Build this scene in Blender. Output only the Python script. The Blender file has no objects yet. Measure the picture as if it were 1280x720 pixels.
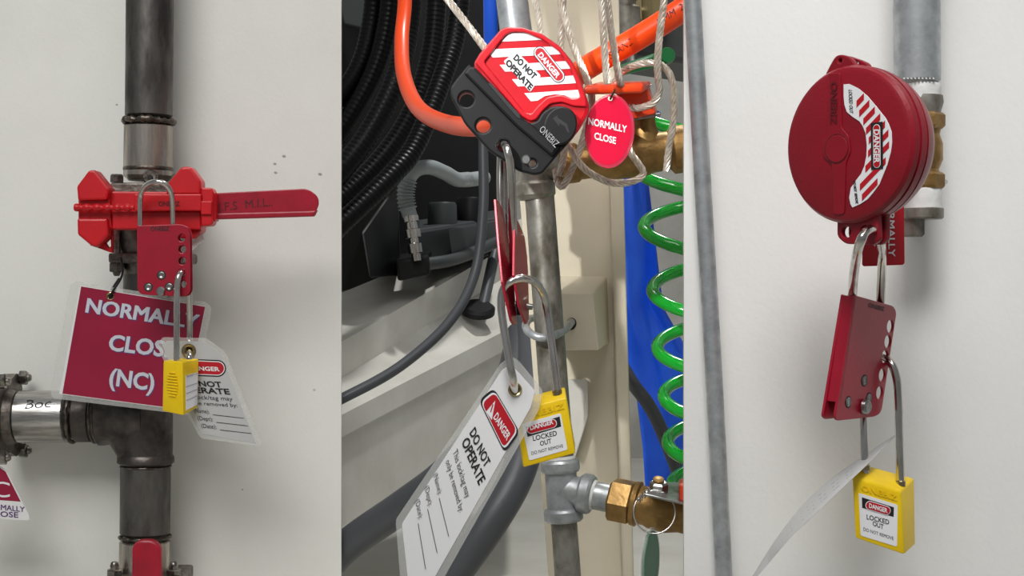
import bpy, bmesh, math, random
from mathutils import Vector as V
import mathutils.noise as mnoise

random.seed(7)
SC = bpy.context.scene
COL = SC.collection
PI = math.pi
F = 2000.0          # focal length in pixels of the 1280x720 frame
CZ = 0.5            # camera height

# ------------------------------------------------------------------ camera
cam_d = bpy.data.cameras.new('camera')
cam = bpy.data.objects.new('camera', cam_d)
COL.objects.link(cam)
cam.location = (0, 0, CZ)
cam.rotation_euler = (PI / 2, 0, 0)
cam_d.sensor_width = 36.0
cam_d.lens = 36.0 * F / 1280.0
cam_d.clip_start = 0.05
SC.camera = cam

# ------------------------------------------------------------------ world, lights, exposure
w = bpy.data.worlds.new('room_light')
SC.world = w
w.use_nodes = True
w.node_tree.nodes['Background'].inputs[0].default_value = (0.93, 0.97, 1.0, 1)
w.node_tree.nodes['Background'].inputs[1].default_value = 0.21


def area(name, loc, target, sx, sy, power, col=(1, 1, 1), spread=180):
    d = bpy.data.lights.new(name, 'AREA')
    d.shape = 'RECTANGLE'
    d.size, d.size_y, d.energy, d.color = sx, sy, power, col
    d.spread = math.radians(spread)
    o = bpy.data.objects.new(name, d)
    COL.objects.link(o)
    o.location = loc
    o.rotation_euler = (V(target) - V(loc)).to_track_quat('-Z', 'Y').to_euler()
    return o


area('left_wall_fill', (-0.75, 0.1, 2.1), (-0.48, 2.1, 0.5), 1.5, 1.1, 6.2, (1.0, 0.99, 0.97), 68)  # added light for the left wall; narrow spread keeps the bay dim
area('right_wall_fill', (0.12, 0.15, 1.75), (0.36, 1.2, 0.47), 0.45, 0.45, 1.4, (1.0, 0.985, 0.97), 48)  # made-up light on the right panel, limited so the bay stays darker
area('broad_ceiling_lamp', (0.4, 0.2, 2.6), (0.0, 1.8, 0.5), 1.6, 0.6, 6, (0.97, 0.99, 1.0))
area('bay_ceiling_lamp', (0.35, 2.6, 2.4), (0.1, 3.2, 0.0), 0.12, 0.12, 26, (1.0, 1.0, 0.98))
sd = bpy.data.lights.new('bay_spot_lamp', 'SPOT')
sd.energy, sd.shadow_soft_size, sd.spot_size, sd.spot_blend = 66, 0.02, math.radians(16.5), 0.7
so = bpy.data.objects.new('bay_spot_lamp', sd)
COL.objects.link(so)
so.location = (-0.52, 0.1, 1.02)
so.rotation_euler = (V((0.02, 1.4, 0.565)) - V(so.location)).to_track_quat('-Z', 'Y').to_euler()
SC.view_settings.view_transform = 'Standard'
SC.view_settings.look = 'None'
SC.view_settings.exposure = 0.0
SC.view_settings.gamma = 1.0
SC.view_settings.use_curve_mapping = False
SC.cycles.use_denoising = True
SC.cycles.max_bounces = 8


# ------------------------------------------------------------------ helpers
def P(px, py, Y):
    return V(((px - 640) / F * Y, Y, CZ - (py - 360) / F * Y))


def R(n, Y):
    return n * Y / F


def lin(c):
    r = []
    for v in c:
        v = v / 255.0
        r.append(v / 12.92 if v <= 0.04045 else ((v + 0.055) / 1.055) ** 2.4)
    return (*r, 1.0)


def mat(name, col, rough=0.5, metal=0.0, col2=None, scale=20, bump=0.0, bscale=60, stretch=(1, 1, 1),
        lo=0.35, hi=0.65, coat=0.0, alpha=1.0, trans=0.0, spec=0.5, rough2=None):
    m = bpy.data.materials.new(name)
    m.use_nodes = True
    nt = m.node_tree
    b = nt.nodes['Principled BSDF']
    b.inputs['Base Color'].default_value = lin(col)
    b.inputs['Roughness'].default_value = rough
    b.inputs['Metallic'].default_value = metal
    b.inputs['Coat Weight'].default_value = coat
    b.inputs['Alpha'].default_value = alpha
    b.inputs['Transmission Weight'].default_value = trans
    b.inputs['Specular IOR Level'].default_value = spec
    tc = None
    if col2 or bump:
        tc = nt.nodes.new('ShaderNodeTexCoord')
        mp = nt.nodes.new('ShaderNodeMapping')
        mp.inputs['Scale'].default_value = stretch
        nt.links.new(tc.outputs['Object'], mp.inputs[0])
    if col2:
        n = nt.nodes.new('ShaderNodeTexNoise')
        n.inputs['Scale'].default_value = scale
        n.inputs['Detail'].default_value = 6
        n.inputs['Roughness'].default_value = 0.62
        nt.links.new(mp.outputs[0], n.inputs['Vector'])
        r = nt.nodes.new('ShaderNodeValToRGB')
        r.color_ramp.elements[0].position = lo
        r.color_ramp.elements[1].position = hi
        r.color_ramp.elements[0].color = lin(col)
        r.color_ramp.elements[1].color = lin(col2)
        nt.links.new(n.outputs['Fac'], r.inputs[0])
        nt.links.new(r.outputs[0], b.inputs['Base Color'])
        if rough2 is not None:
            mr = nt.nodes.new('ShaderNodeMapRange')
            mr.inputs['From Min'].default_value = lo
            mr.inputs['From Max'].default_value = hi
            mr.inputs['To Min'].default_value = rough
            mr.inputs['To Max'].default_value = rough2
            nt.links.new(n.outputs['Fac'], mr.inputs['Value'])
            nt.links.new(mr.outputs[0], b.inputs['Roughness'])
    if bump:
        n2 = nt.nodes.new('ShaderNodeTexNoise')
        n2.inputs['Scale'].default_value = bscale
        n2.inputs['Detail'].default_value = 5
        nt.links.new(mp.outputs[0], n2.inputs['Vector'])
        bp = nt.nodes.new('ShaderNodeBump')
        bp.inputs['Strength'].default_value = bump
        bp.inputs['Distance'].default_value = 0.002
        nt.links.new(n2.outputs['Fac'], bp.inputs['Height'])
        nt.links.new(bp.outputs[0], b.inputs['Normal'])
    return m


def wall_mat(name, base, smudge):
    """painted sheet: broad mottling, faint scuffs, a few tiny chips"""
    m = mat(name, base, 0.42, 0, smudge, 3.0, 0.12, 220, lo=0.42, hi=0.72)
    nt = m.node_tree
    b = nt.nodes['Principled BSDF']
    tc = [n for n in nt.nodes if n.type == 'TEX_COORD'][0]
    src = b.inputs['Base Color'].links[0].from_socket
    vor = nt.nodes.new('ShaderNodeTexVoronoi')
    vor.inputs['Scale'].default_value = 26
    nt.links.new(tc.outputs['Object'], vor.inputs['Vector'])
    nz = nt.nodes.new('ShaderNodeTexNoise')
    nz.inputs['Scale'].default_value = 9
    nt.links.new(tc.outputs['Object'], nz.inputs['Vector'])
    a = nt.nodes.new('ShaderNodeMath'); a.operation = 'LESS_THAN'; a.inputs[1].default_value = 0.055
    nt.links.new(vor.outputs['Distance'], a.inputs[0])
    g = nt.nodes.new('ShaderNodeMath'); g.operation = 'GREATER_THAN'; g.inputs[1].default_value = 0.6
    nt.links.new(nz.outputs['Fac'], g.inputs[0])
    mu = nt.nodes.new('ShaderNodeMath'); mu.operation = 'MULTIPLY'
    nt.links.new(a.outputs[0], mu.inputs[0]); nt.links.new(g.outputs[0], mu.inputs[1])
    sc = nt.nodes.new('ShaderNodeMath'); sc.operation = 'MULTIPLY'; sc.inputs[1].default_value = 0.45
    nt.links.new(mu.outputs[0], sc.inputs[0])
    mix = nt.nodes.new('ShaderNodeMixRGB')
    mix.inputs[2].default_value = lin((120, 116, 112))
    nt.links.new(sc.outputs[0], mix.inputs[0])
    nt.links.new(src, mix.inputs[1])
    nt.links.new(mix.outputs[0], b.inputs['Base Color'])
    return m


M = dict(
    wall_l=wall_mat('left_panel_paint', (238, 237, 231), (228, 227, 220)),
    wall_r=wall_mat('right_panel_paint', (238, 237, 234), (228, 227, 224)),
    cream=mat('cream_machine_paint', (214, 205, 184), 0.35, 0, (200, 191, 168), 6, 0.1, 90),
    skid=mat('white_skid_paint', (226, 224, 216), 0.32, 0, (200, 196, 186), 5, 0.08, 60),
    floor=mat('grey_floor_paint', (206, 204, 196), 0.45, 0, (186, 183, 172), 3),
    back=mat('far_wall_paint', (196, 194, 188), 0.6, 0, (160, 158, 152), 4),
    steel=mat('dark_mill_scale_steel', (120, 116, 112), 0.36, 0.85, (70, 67, 65), 30, 0.25, 140, (1, 1, 0.35), rough2=0.55),
    shiny=mat('ground_bare_steel', (206, 198, 188), 0.24, 0.95, (116, 106, 96), 26, 0.15, 160, (2.2, 2.2, 0.25), rough2=0.4),
    shinyh=mat('ground_bare_steel_branch', (214, 212, 208), 0.2, 0.95, (128, 124, 120), 26, 0.15, 160, (0.25, 2.2, 2.2), rough2=0.4),
    weld=mat('weld_bead_steel', (122, 112, 102), 0.35, 0.9, (52, 48, 45), 90, 0.5, 200),
    tee=mat('scaled_tee_steel', (98, 92, 88), 0.34, 0.8, (58, 54, 52), 34, 0.3, 150, rough2=0.52),
    cast=mat('cast_valve_steel', (140, 132, 124), 0.42, 0.75, (78, 72, 67), 60, 0.5, 180),
    bolt=mat('grey_bolt_steel', (186, 180, 172), 0.3, 0.95, (88, 84, 80), 80, 0.2, 200),
    redp=mat('bright_red_plastic', (206, 14, 28), 0.38, 0, (194, 12, 26), 30, 0.06, 400),
    redd=mat('deep_red_plastic', (142, 10, 32), 0.36, 0, (132, 9, 28), 30, 0.1, 500),
    redl=mat('red_lock_plastic', (200, 16, 32), 0.3, 0, (190, 14, 30), 30, 0.05, 400, coat=0.2),
    hasp=mat('red_coated_steel', (166, 14, 44), 0.34, 0.1, (156, 12, 40), 40, 0.05, 500, coat=0.2),
    lever=mat('red_vinyl_lever', (172, 16, 44), 0.35, 0, (150, 14, 38), 25, 0.08, 200),
    yel=mat('yellow_plastic', (246, 208, 10), 0.4, 0, (238, 198, 8), 40, 0.08, 600),
    chrome=mat('polished_shackle_steel', (226, 223, 218), 0.16, 1.0, (180, 176, 170), 60, stretch=(1, 1, 0.3)),
    zinc=mat('zinc_rivet', (172, 172, 170), 0.3, 0.95, (130, 130, 128), 120),
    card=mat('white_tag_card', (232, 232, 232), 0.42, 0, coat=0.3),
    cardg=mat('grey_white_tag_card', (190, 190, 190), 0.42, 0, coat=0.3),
    crimson=mat('crimson_print_paper', (158, 22, 62), 0.35, 0, (144, 18, 54), 14, coat=0.25),
    black=mat('black_print', (26, 24, 26), 0.55),
    grey=mat('grey_print', (150, 150, 152), 0.5),
    dark=mat('dark_red_print', (92, 8, 20), 0.5),
    white=mat('white_print', (236, 236, 238), 0.45),
    chip=mat('chipped_paint', (168, 165, 160), 0.6),
    signw=mat('pale_print', (206, 210, 220), 0.45),
    redi=mat('red_print', (186, 18, 34), 0.4),
    violet=mat('violet_print', (96, 60, 120), 0.5),
    eyelet=mat('brass_eyelet', (176, 160, 120), 0.25, 1.0),
    galv=mat('galvanised_steel', (186, 190, 192), 0.32, 0.55, (150, 154, 156), 70, 0.15, 120, rough2=0.5),
    galvd=mat('weathered_galvanised_steel', (168, 165, 156), 0.32, 0.55, (98, 92, 80), 45, 0.3, 100, (1, 1, 0.6), rough2=0.5),
    brass=mat('cast_brass', (172, 138, 86), 0.42, 0.85, (136, 106, 62), 50, 0.3, 200, rough2=0.5),
    tape=mat('white_thread_tape', (228, 228, 226), 0.6, 0, (212, 212, 210), 60, 0.4, 120),
    orange=mat('orange_air_hose', (255, 78, 10), 0.35, 0),
    orangep=mat('orange_painted_lever', (232, 74, 18), 0.3, 0, (214, 52, 22), 40, coat=0.3),
    blackp=mat('black_plastic', (17, 17, 19), 0.45, 0, (13, 13, 15), 60, spec=0.3),
    blackr=mat('black_rubber', (8, 8, 10), 0.36, 0, spec=0.22),
    hoseg=mat('dark_grey_hose', (74, 76, 80), 0.42, 0),
    greyh=mat('grey_hydraulic_hose', (150, 157, 158), 0.45, 0),
    mach=mat('dark_machine_paint', (20, 21, 22), 0.45, 0, (14, 14, 15), 12, spec=0.25),
    machg=mat('charcoal_machine_plastic', (56, 60, 61), 0.45, 0),
    cable=mat('wire_rope_steel', (226, 218, 206), 0.32, 0.5, (182, 168, 150), 150),
    blue=mat('blue_tarpaulin', (34, 104, 244), 0.4, 0, (22, 84, 226), 10, 0.2, 30),
    green=mat('green_coil_plastic', (10, 168, 44), 0.16, 0, coat=0.6),
    dgreen=mat('green_vinyl_grip', (10, 118, 58), 0.3, 0),
    gtag=mat('dark_green_tag', (34, 108, 72), 0.3, 0, (26, 92, 60), 60),
    oval=mat('pinkish_red_acrylic', (214, 16, 58), 0.15, 0, coat=0.6),
)


def clear_mat(name, tint, fac):
    m = bpy.data.materials.new(name)
    m.use_nodes = True
    nt = m.node_tree
    b = nt.nodes['Principled BSDF']
    out = nt.nodes['Material Output']
    b.inputs['Base Color'].default_value = lin(tint)
    b.inputs['Roughness'].default_value = 0.12
    tr = nt.nodes.new('ShaderNodeBsdfTransparent')
    mx = nt.nodes.new('ShaderNodeMixShader')
    mx.inputs[0].default_value = fac
    nt.links.new(tr.outputs[0], mx.inputs[1])
    nt.links.new(b.outputs[0], mx.inputs[2])
    nt.links.new(mx.outputs[0], out.inputs['Surface'])
    return m


M['clear'] = clear_mat('clear_laminate', (222, 222, 218), 0.3)
M['clearr'] = clear_mat('clear_red_edge', (220, 60, 90), 0.6)

ORG = {}


def thing(name, label, cat, loc, group=None):
    o = bpy.data.objects.new(name, None)
    o.empty_display_size = 0.02
    COL.objects.link(o)
    o.location = loc
    o['label'] = label
    o['category'] = cat
    if group:
        o['group'] = group
    ORG[o.name] = V(loc)
    return o


def tag(o, label, cat, group=None):
    o['label'] = label
    o['category'] = cat
    if group:
        o['group'] = group
    return o


def struct(o):
    o['kind'] = 'structure'
    return o


def stuff(o):
    o['kind'] = 'stuff'
    return o


def finish(name, me, m, parent, smooth):
    """link mesh ME, whose vertices are in world space, re-based on its origin"""
    if parent:
        org = ORG[parent.name]
    else:
        xs = [v.co for v in me.vertices]
        org = V(((min(c.x for c in xs) + max(c.x for c in xs)) / 2, (min(c.y for c in xs) + max(c.y for c in xs)) / 2, min(c.z for c in xs)))
    for v in me.vertices:
        v.co -= org
    me.materials.clear()
    me.materials.append(m)
    if smooth:
        me.polygons.foreach_set('use_smooth', [True] * len(me.polygons))
        me.set_sharp_from_angle(angle=math.radians(smooth))
    o = bpy.data.objects.new(name, me)
    COL.objects.link(o)
    ORG[o.name] = org
    if parent:
        o.parent = parent
        pass
    else:
        o.location = org
    return o


def mk(name, verts, faces, m, parent=None, smooth=35):
    me = bpy.data.meshes.new(name)
    me.from_pydata([tuple(v) for v in verts], [], faces)
    bm = bmesh.new()
    bm.from_mesh(me)
    bmesh.ops.recalc_face_normals(bm, faces=bm.faces)
    bm.to_mesh(me)
    bm.free()
    return finish(name, me, m, parent, smooth)


class Pl:
    """a plane in the scene; hit() gives the point of it that a photograph pixel looks at"""

    def __init__(s, p, n, roll=None):
        s.p = V(p)
        s.n = V(n).normalized()
        if s.n.y > 0:
            s.n = -s.n
        up = V((0, 0, 1))
        s.e1 = (up.cross(s.n)).normalized()
        if s.e1.x < 0:
            s.e1 = -s.e1
        s.e2 = s.n.cross(s.e1).normalized()
        if s.e2.z < 0:
            s.e2 = -s.e2

    def hit(s, px, py):
        o = V((0, 0, CZ))
        d = V(((px - 640) / F, 1, -(py - 360) / F))
        t = (s.p - o).dot(s.n) / d.dot(s.n)
        return o + d * t

    def loc(s, px, py):
        d = s.hit(px, py) - s.p
        return (d.dot(s.e1), d.dot(s.e2))

    def w(s, x, y, z=0):
        return s.p + s.e1 * x + s.e2 * y + s.n * z

    def off(s, d):
        q = Pl(s.p + s.n * d, s.n)
        return q


def plane3(a, b, c):
    return Pl(a, (V(b) - V(a)).cross(V(c) - V(a)))


def circ(pl, px, py, rpx, n=20, r=None):
    x, y = pl.loc(px, py)
    if r is None:
        r = rpx * pl.hit(px, py).y / F
    return [(x + r * math.cos(2 * PI * i / n), y + r * math.sin(2 * PI * i / n)) for i in range(n)]


def rnd(pts, r, n=5):
    """round the corners of a 2D polygon; r one number or one per corner"""
    out = []
    N = len(pts)
    for i in range(N):
        p = V((*pts[i], 0)); a = V((*pts[i - 1], 0)); b = V((*pts[(i + 1) % N], 0))
        rr = r[i] if isinstance(r, (list, tuple)) else r
        if rr <= 0:
            out.append(pts[i]); continue
        la, lb = (a - p).length, (b - p).length
        d = min(rr, la * 0.48, lb * 0.48)
        s = p + (a - p).normalized() * d
        e = p + (b - p).normalized() * d
        for k in range(n + 1):
            t = k / n
            q = s * (1 - t) ** 2 + p * 2 * t * (1 - t) + e * t ** 2
            out.append((q.x, q.y))
    return out


def flat_mesh(splines, thick, bevel):
    cu = bpy.data.curves.new('c', 'CURVE')
    cu.dimensions = '2D'
    cu.fill_mode = 'BOTH' if thick > 0 else 'FRONT'
    for pts in splines:
        sp = cu.splines.new('POLY')
        sp.points.add(len(pts) - 1)
        for i, p in enumerate(pts):
            sp.points[i].co = (p[0], p[1], 0, 1)
        sp.use_cyclic_u = True
    if thick > 0:
        bevel = min(bevel, thick * 0.45)
        cu.extrude = max(thick / 2 - bevel, 1e-5)
        cu.bevel_depth = bevel
        cu.bevel_resolution = 1 if bevel > 0 else 0
        cu.offset = -bevel
    o = bpy.data.objects.new('c', cu)
    me = bpy.data.meshes.new_from_object(o)
    bpy.data.objects.remove(o)
    bpy.data.curves.remove(cu)
    return me


def plate(name, pl, outline, thick, m, parent=None, holes=(), bevel=0.0006, r=0, front=0.0, loc=False, smooth=20, smoothpts=False):
    """outline in photograph pixels on plane pl (or local metres if loc); thickness runs back from the plane"""
    pts = list(outline) if loc else [pl.loc(*p) for p in outline]
    if r:
        k = pl.p.y / F
        pts = rnd(pts, [a * k for a in r] if isinstance(r, (list, tuple)) else r * k)
    me = flat_mesh([pts] + list(holes), thick, bevel)
    for v in me.vertices:
        z = v.co.z - (thick / 2 if thick > 0 else 0) + front
        v.co = pl.w(v.co.x, v.co.y, z)
    bm = bmesh.new(); bm.from_mesh(me)
    bmesh.ops.remove_doubles(bm, verts=bm.verts, dist=1e-6)
    bmesh.ops.recalc_face_normals(bm, faces=bm.faces)
    bm.to_mesh(me); bm.free()
    me.name = name
    return finish(name, me, m, parent, smooth if thick > 0 else 0)


def text_mesh(s, bold=0.0, space=1.0):
    cu = bpy.data.curves.new('t', 'FONT')
    cu.body = s
    cu.size = 1
    wide = 'M' in s and bold > 0      # the outline of M does not take an offset
    cu.offset = 0 if wide else bold
    cu.space_character = space
    cu.resolution_u = 3
    o = bpy.data.objects.new('t', cu)
    me = bpy.data.meshes.new_from_object(o)
    bpy.data.objects.remove(o)
    bpy.data.curves.remove(cu)
    if wide:
        vs, fs = [], []
        for k, (dx, dy) in enumerate(((-1, -0.6), (1, -0.6), (-1, 0.6), (1, 0.6))):
            b = len(vs)
            vs += [(v.co.x + dx * bold, v.co.y + dy * bold, k * 3e-5) for v in me.vertices]
            fs += [tuple(i + b for i in p.vertices) for p in me.polygons]
        me = bpy.data.meshes.new('t')
        me.from_pydata(vs, [], fs)
    return me


CAP = max(v.co.y for v in text_mesh('H').vertices)


def text(pl, s, bl, br, tl, m, parent, bold=0.02, off=0.0004, name='lettering', space=1.0, warp=None):
    me = text_mesh(s, bold, space)
    x0 = min(v.co.x for v in me.vertices)
    x1 = max(v.co.x for v in me.vertices)
    A, B, T = pl.hit(*bl), pl.hit(*br), pl.hit(*tl)
    for v in me.vertices:
        u = (v.co.x - x0) / (x1 - x0)
        t = v.co.y / CAP
        q = A + (B - A) * u + (T - A) * t + pl.n * (off + v.co.z)
        v.co = warp(q) if warp else q
    me.name = name
    return finish(name, me, m, parent, 0)


def spline(pts, n=8, closed=False):
    pts = [V(p) for p in pts]
    N = len(pts)
    out = []
    segs = N if closed else N - 1
    for i in range(segs):
        p1, p2 = pts[i], pts[(i + 1) % N]
        p0 = pts[i - 1] if (i > 0 or closed) else p1 * 2 - p2
        p3 = pts[(i + 2) % N] if (i + 2 < N or closed) else p2 * 2 - p1
        for k in range(n):
            t = k / n
            out.append(0.5 * ((2 * p1) + (p2 - p0) * t + (2 * p0 - 5 * p1 + 4 * p2 - p3) * t * t + (3 * p1 - p0 - 3 * p2 + p3) * t ** 3))
    if not closed:
        out.append(pts[-1])
    return out


def frames(path, closed=False):
    N = len(path)
    T = []
    for i in range(N):
        a = path[(i - 1) % N] if (i > 0 or closed) else path[0]
        b = path[(i + 1) % N] if (i < N - 1 or closed) else path[-1]
        T.append((b - a).normalized())
    n = T[0].orthogonal().normalized()
    fr = []
    for i in range(N):
        n = (n - T[i] * n.dot(T[i])).normalized()
        fr.append((n, T[i].cross(n)))
    return fr


def tube_geo(path, rad, seg=12, closed=False, flat=1.0):
    fr = frames(path, closed)
    vs, fs = [], []
    N = len(path)
    for i, p in enumerate(path):
        r = rad[i] if isinstance(rad, (list, tuple)) else rad
        n, b = fr[i]
        for k in range(seg):
            a = 2 * PI * k / seg
            vs.append(p + n * (r * math.cos(a)) + b * (r * math.sin(a) * flat))
    for i in range(N if closed else N - 1):
        j = (i + 1) % N
        for k in range(seg):
            l = (k + 1) % seg
            fs.append((i * seg + k, i * seg + l, j * seg + l, j * seg + k))
    if not closed:
        fs.append(tuple(range(seg)))
        fs.append(tuple((N - 1) * seg + k for k in range(seg)))
    return vs, fs


def tube(name, pts, rad, m, parent=None, seg=14, n=8, closed=False, raw=False, smooth=50):
    path = [V(p) for p in pts] if raw else spline(pts, n, closed)
    if isinstance(rad, (list, tuple)):
        k = len(path)
        rr = []
        for i in range(k):
            t = i / (k - 1) * (len(rad) - 1)
            a = min(int(t), len(rad) - 2)
            rr.append(rad[a] + (rad[a + 1] - rad[a]) * (t - a))
        rad = rr
    vs, fs = tube_geo(path, rad, seg, closed)
    return mk(name, vs, fs, m, parent, smooth)


def corr(name, pts, r, m, parent=None, pitch=0.012, depth=0.12, seg=14):
    """corrugated hose"""
    path = spline(pts, 10)
    L = [0]
    for i in range(1, len(path)):
        L.append(L[-1] + (path[i] - path[i - 1]).length)
    n = int(L[-1] / pitch * 4)
    q, rr, j = [], [], 0
    for i in range(n + 1):
        s = L[-1] * i / n
        while j < len(L) - 2 and L[j + 1] < s:
            j += 1
        t = (s - L[j]) / max(1e-9, L[j + 1] - L[j])
        q.append(path[j].lerp(path[j + 1], min(1, t)))
        rr.append(r * (1 + (depth if i % 4 in (1, 2) else -depth) * 0.5))
    vs, fs = tube_geo(q, rr, seg)
    return mk(name, vs, fs, m, parent, 60)


def rope(name, pts, r, m, parent=None, lay=9.5, strands=6):
    path = spline(pts, 10)
    L = [0]
    for i in range(1, len(path)):
        L.append(L[-1] + (path[i] - path[i - 1]).length)
    step = r * 0.9
    n = max(4, int(L[-1] / step))
    q, j, S = [], 0, []
    for i in range(n + 1):
        s = L[-1] * i / n
        while j < len(L) - 2 and L[j + 1] < s:
            j += 1
        t = (s - L[j]) / max(1e-9, L[j + 1] - L[j])
        q.append(path[j].lerp(path[j + 1], min(1, t)))
        S.append(s)
    fr = frames(q)
    VS, FS = [], []
    for k in range(strands):
        sp = []
        for i in range(n + 1):
            a = 2 * PI * (S[i] / (lay * r) + k / strands)
            sp.append(q[i] + (fr[i][0] * math.cos(a) + fr[i][1] * math.sin(a)) * r * 0.62)
        vs, fs = tube_geo(sp, r * 0.36, 5)
        b = len(VS)
        VS += vs
        FS += [tuple(x + b for x in f) for f in fs]
    vs, fs = tube_geo(q, r * 0.5, 6)
    b = len(VS)
    VS += vs
    FS += [tuple(x + b for x in f) for f in fs]
    return mk(name, VS, FS, m, parent, 60)


def lathe(name, base, axis, prof, m, parent=None, seg=40, smooth=32, rot=0.0, sq=None):
    """revolve (distance along axis, radius) about AXIS from BASE"""
    base, ax = V(base), V(axis).normalized()
    n = ax.orthogonal().normalized()
    b = ax.cross(n)
    vs, fs = [], []
    for t, r in prof:
        for k in range(seg):
            a = 2 * PI * k / seg + rot
            vs.append(base + ax * t + n * (r * math.cos(a)) + b * (r * math.sin(a)))
    for i in range(len(prof) - 1):
        for k in range(seg):
            l = (k + 1) % seg
            fs.append((i * seg + k, i * seg + l, (i + 1) * seg + l, (i + 1) * seg + k))
    fs.append(tuple(range(seg)))
    fs.append(tuple((len(prof) - 1) * seg + k for k in range(seg)))
    return mk(name, vs, fs, m, parent, smooth)


def rod(name, a, b, r, m, parent=None, seg=24, ch=None, smooth=32, rot=0.0):
    a, b = V(a), V(b)
    L = (b - a).length
    ch = min(r * 0.2, L * 0.2) if ch is None else ch
    return lathe(name, a, b - a, [(0, r - ch), (ch, r), (L - ch, r), (L, r - ch)], m, parent, seg, smooth, rot)


def hexa(name, c, m, parent=None, bevel=0.0, seg=2, smooth=20):
    """box with eight free corners: c[0:4] front ring, c[4:8] back ring in the same order"""
    bm = bmesh.new()
    v = [bm.verts.new(p) for p in c]
    for f in ((0, 1, 2, 3), (7, 6, 5, 4), (0, 4, 5, 1), (1, 5, 6, 2), (2, 6, 7, 3), (3, 7, 4, 0)):
        bm.faces.new([v[i] for i in f])
    bmesh.ops.recalc_face_normals(bm, faces=bm.faces)
    if bevel:
        bmesh.ops.bevel(bm, geom=list(bm.edges), offset=bevel, segments=seg, affect='EDGES', profile=0.5)
    me = bpy.data.meshes.new(name)
    bm.to_mesh(me)
    bm.free()
    return finish(name, me, m, parent, smooth)


def bead(name, c, axis, r, m, parent=None, t=0.004, wob=0.25):
    """an uneven weld bead round a pipe"""
    ax = V(axis).normalized()
    n = ax.orthogonal().normalized()
    b = ax.cross(n)
    path, rad = [], []
    N = 72
    for i in range(N):
        a = 2 * PI * i / N
        k = mnoise.noise(V((math.cos(a) * 3, math.sin(a) * 3, r * 90)))
        path.append(V(c) + (n * math.cos(a) + b * math.sin(a)) * (r + t * 0.2 * k) + ax * (t * 0.5 * k))
        rad.append(t * (0.8 + wob * mnoise.noise(V((math.cos(a) * 9, math.sin(a) * 9, r * 40)))))
    vs, fs = tube_geo(path, rad, 8, True)
    return mk(name, vs, fs, m, parent, 60)


def box(name, x0, x1, y0, y1, z0, z1, m, parent=None, bevel=0.0):
    return hexa(name, [V((x0, y0, z1)), V((x1, y0, z1)), V((x1, y0, z0)), V((x0, y0, z0)),
                       V((x0, y1, z1)), V((x1, y1, z1)), V((x1, y1, z0)), V((x0, y1, z0))], m, parent, bevel)


# ------------------------------------------------------------------ the setting
LW, RW = 2.10, 1.20           # distance of the left and of the right wall panel
XL = (426.5 - 640) / F * LW
XR = (855 - 640) / F * RW
struct(box('floor', -2.2, 2.2, -1.2, 5.0, -0.05, 0.0, M['floor']))
struct(box('wall_left', -2.0, XL, LW, LW + 0.006, 0.0, 2.6, M['wall_l']))
WLO = bpy.data.objects['wall_left']
for cx_, cy_, cr_ in ((355, 195.5, 2.6), (343.5, 205, 2.2), (344.5, 216, 2.4), (400, 218, 2.8), (303, 612, 1.4), (146, 131, 1.6)):
    ch_ = Pl(P(cx_, cy_, LW), (0, -1, 0))
    plate('paint_chip', ch_, [(cx_ - cr_, cy_), (cx_ - cr_ * .4, cy_ - cr_ * .7), (cx_ + cr_ * .7, cy_ - cr_ * .5), (cx_ + cr_, cy_ + cr_ * .3), (cx_, cy_ + cr_ * .7)], 0, M['chip'], WLO, front=0.0003)
struct(box('wall_right', XR, 1.9, RW, RW + 0.006, 0.0, 2.6, M['wall_r']))
struct(box('wall_back', -2.0, 2.0, 4.7, 4.75, 0.0, 2.6, M['back']))

# =================================================================== LEFT PANEL
YP = 2.03                     # pipe axis


def lx(y):
    return 187.5 - 6.5 * y / 690.0


def LPt(y, Y=YP):
    return P(lx(y), y, Y)


up = (LPt(0) - LPt(400)).normalized()
dn = -up
t = thing('steel_pipe', 'dark bare steel pipe run with weld beads and a tee, fixed along the left wall', 'pipe', LPt(560))
rod('pipe', LPt(-260), LPt(150), R(29.5, YP), M['steel'], t, 48)
bead('weld_bead', LPt(152), up, R(30, YP), M['weld'], t, R(4.6, YP), 0.5)
rod('pipe', LPt(152), LPt(226), R(30.5, YP), M['shiny'], t, 48)
lathe('pipe_ring', LPt(209), dn, [(0, R(30.6, YP)), (0.001, R(31.2, YP)), (0.004, R(31.2, YP)), (0.005, R(30.6, YP))], M['weld'], t, 48)
rod('pipe', LPt(335), LPt(487), R(29.5, YP), M['steel'], t, 48)
# tee below
lathe('tee_fitting', LPt(470), dn, [(0, R(31, YP)), (R(3, YP), R(34, YP)), (R(14, YP), R(34, YP)), (R(20, YP), R(33, YP)), (R(98, YP), R(33, YP)), (R(101, YP), R(35, YP)), (R(108, YP), R(35.3, YP)), (R(111, YP), R(31, YP))], M['tee'], t, 48)
TB = P(183, 520, YP)
left = (P(20, 521, YP) - TB).normalized()
lathe('tee_branch', TB, left, [(0, R(36, YP)), (R(30, YP), R(36, YP)), (R(44, YP), R(35, YP)), (R(52, YP), R(36.5, YP)), (R(58, YP), R(36.5, YP)), (R(60, YP), R(33, YP)), (R(66, YP), R(33.5, YP))], M['tee'], t, 48)
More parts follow.
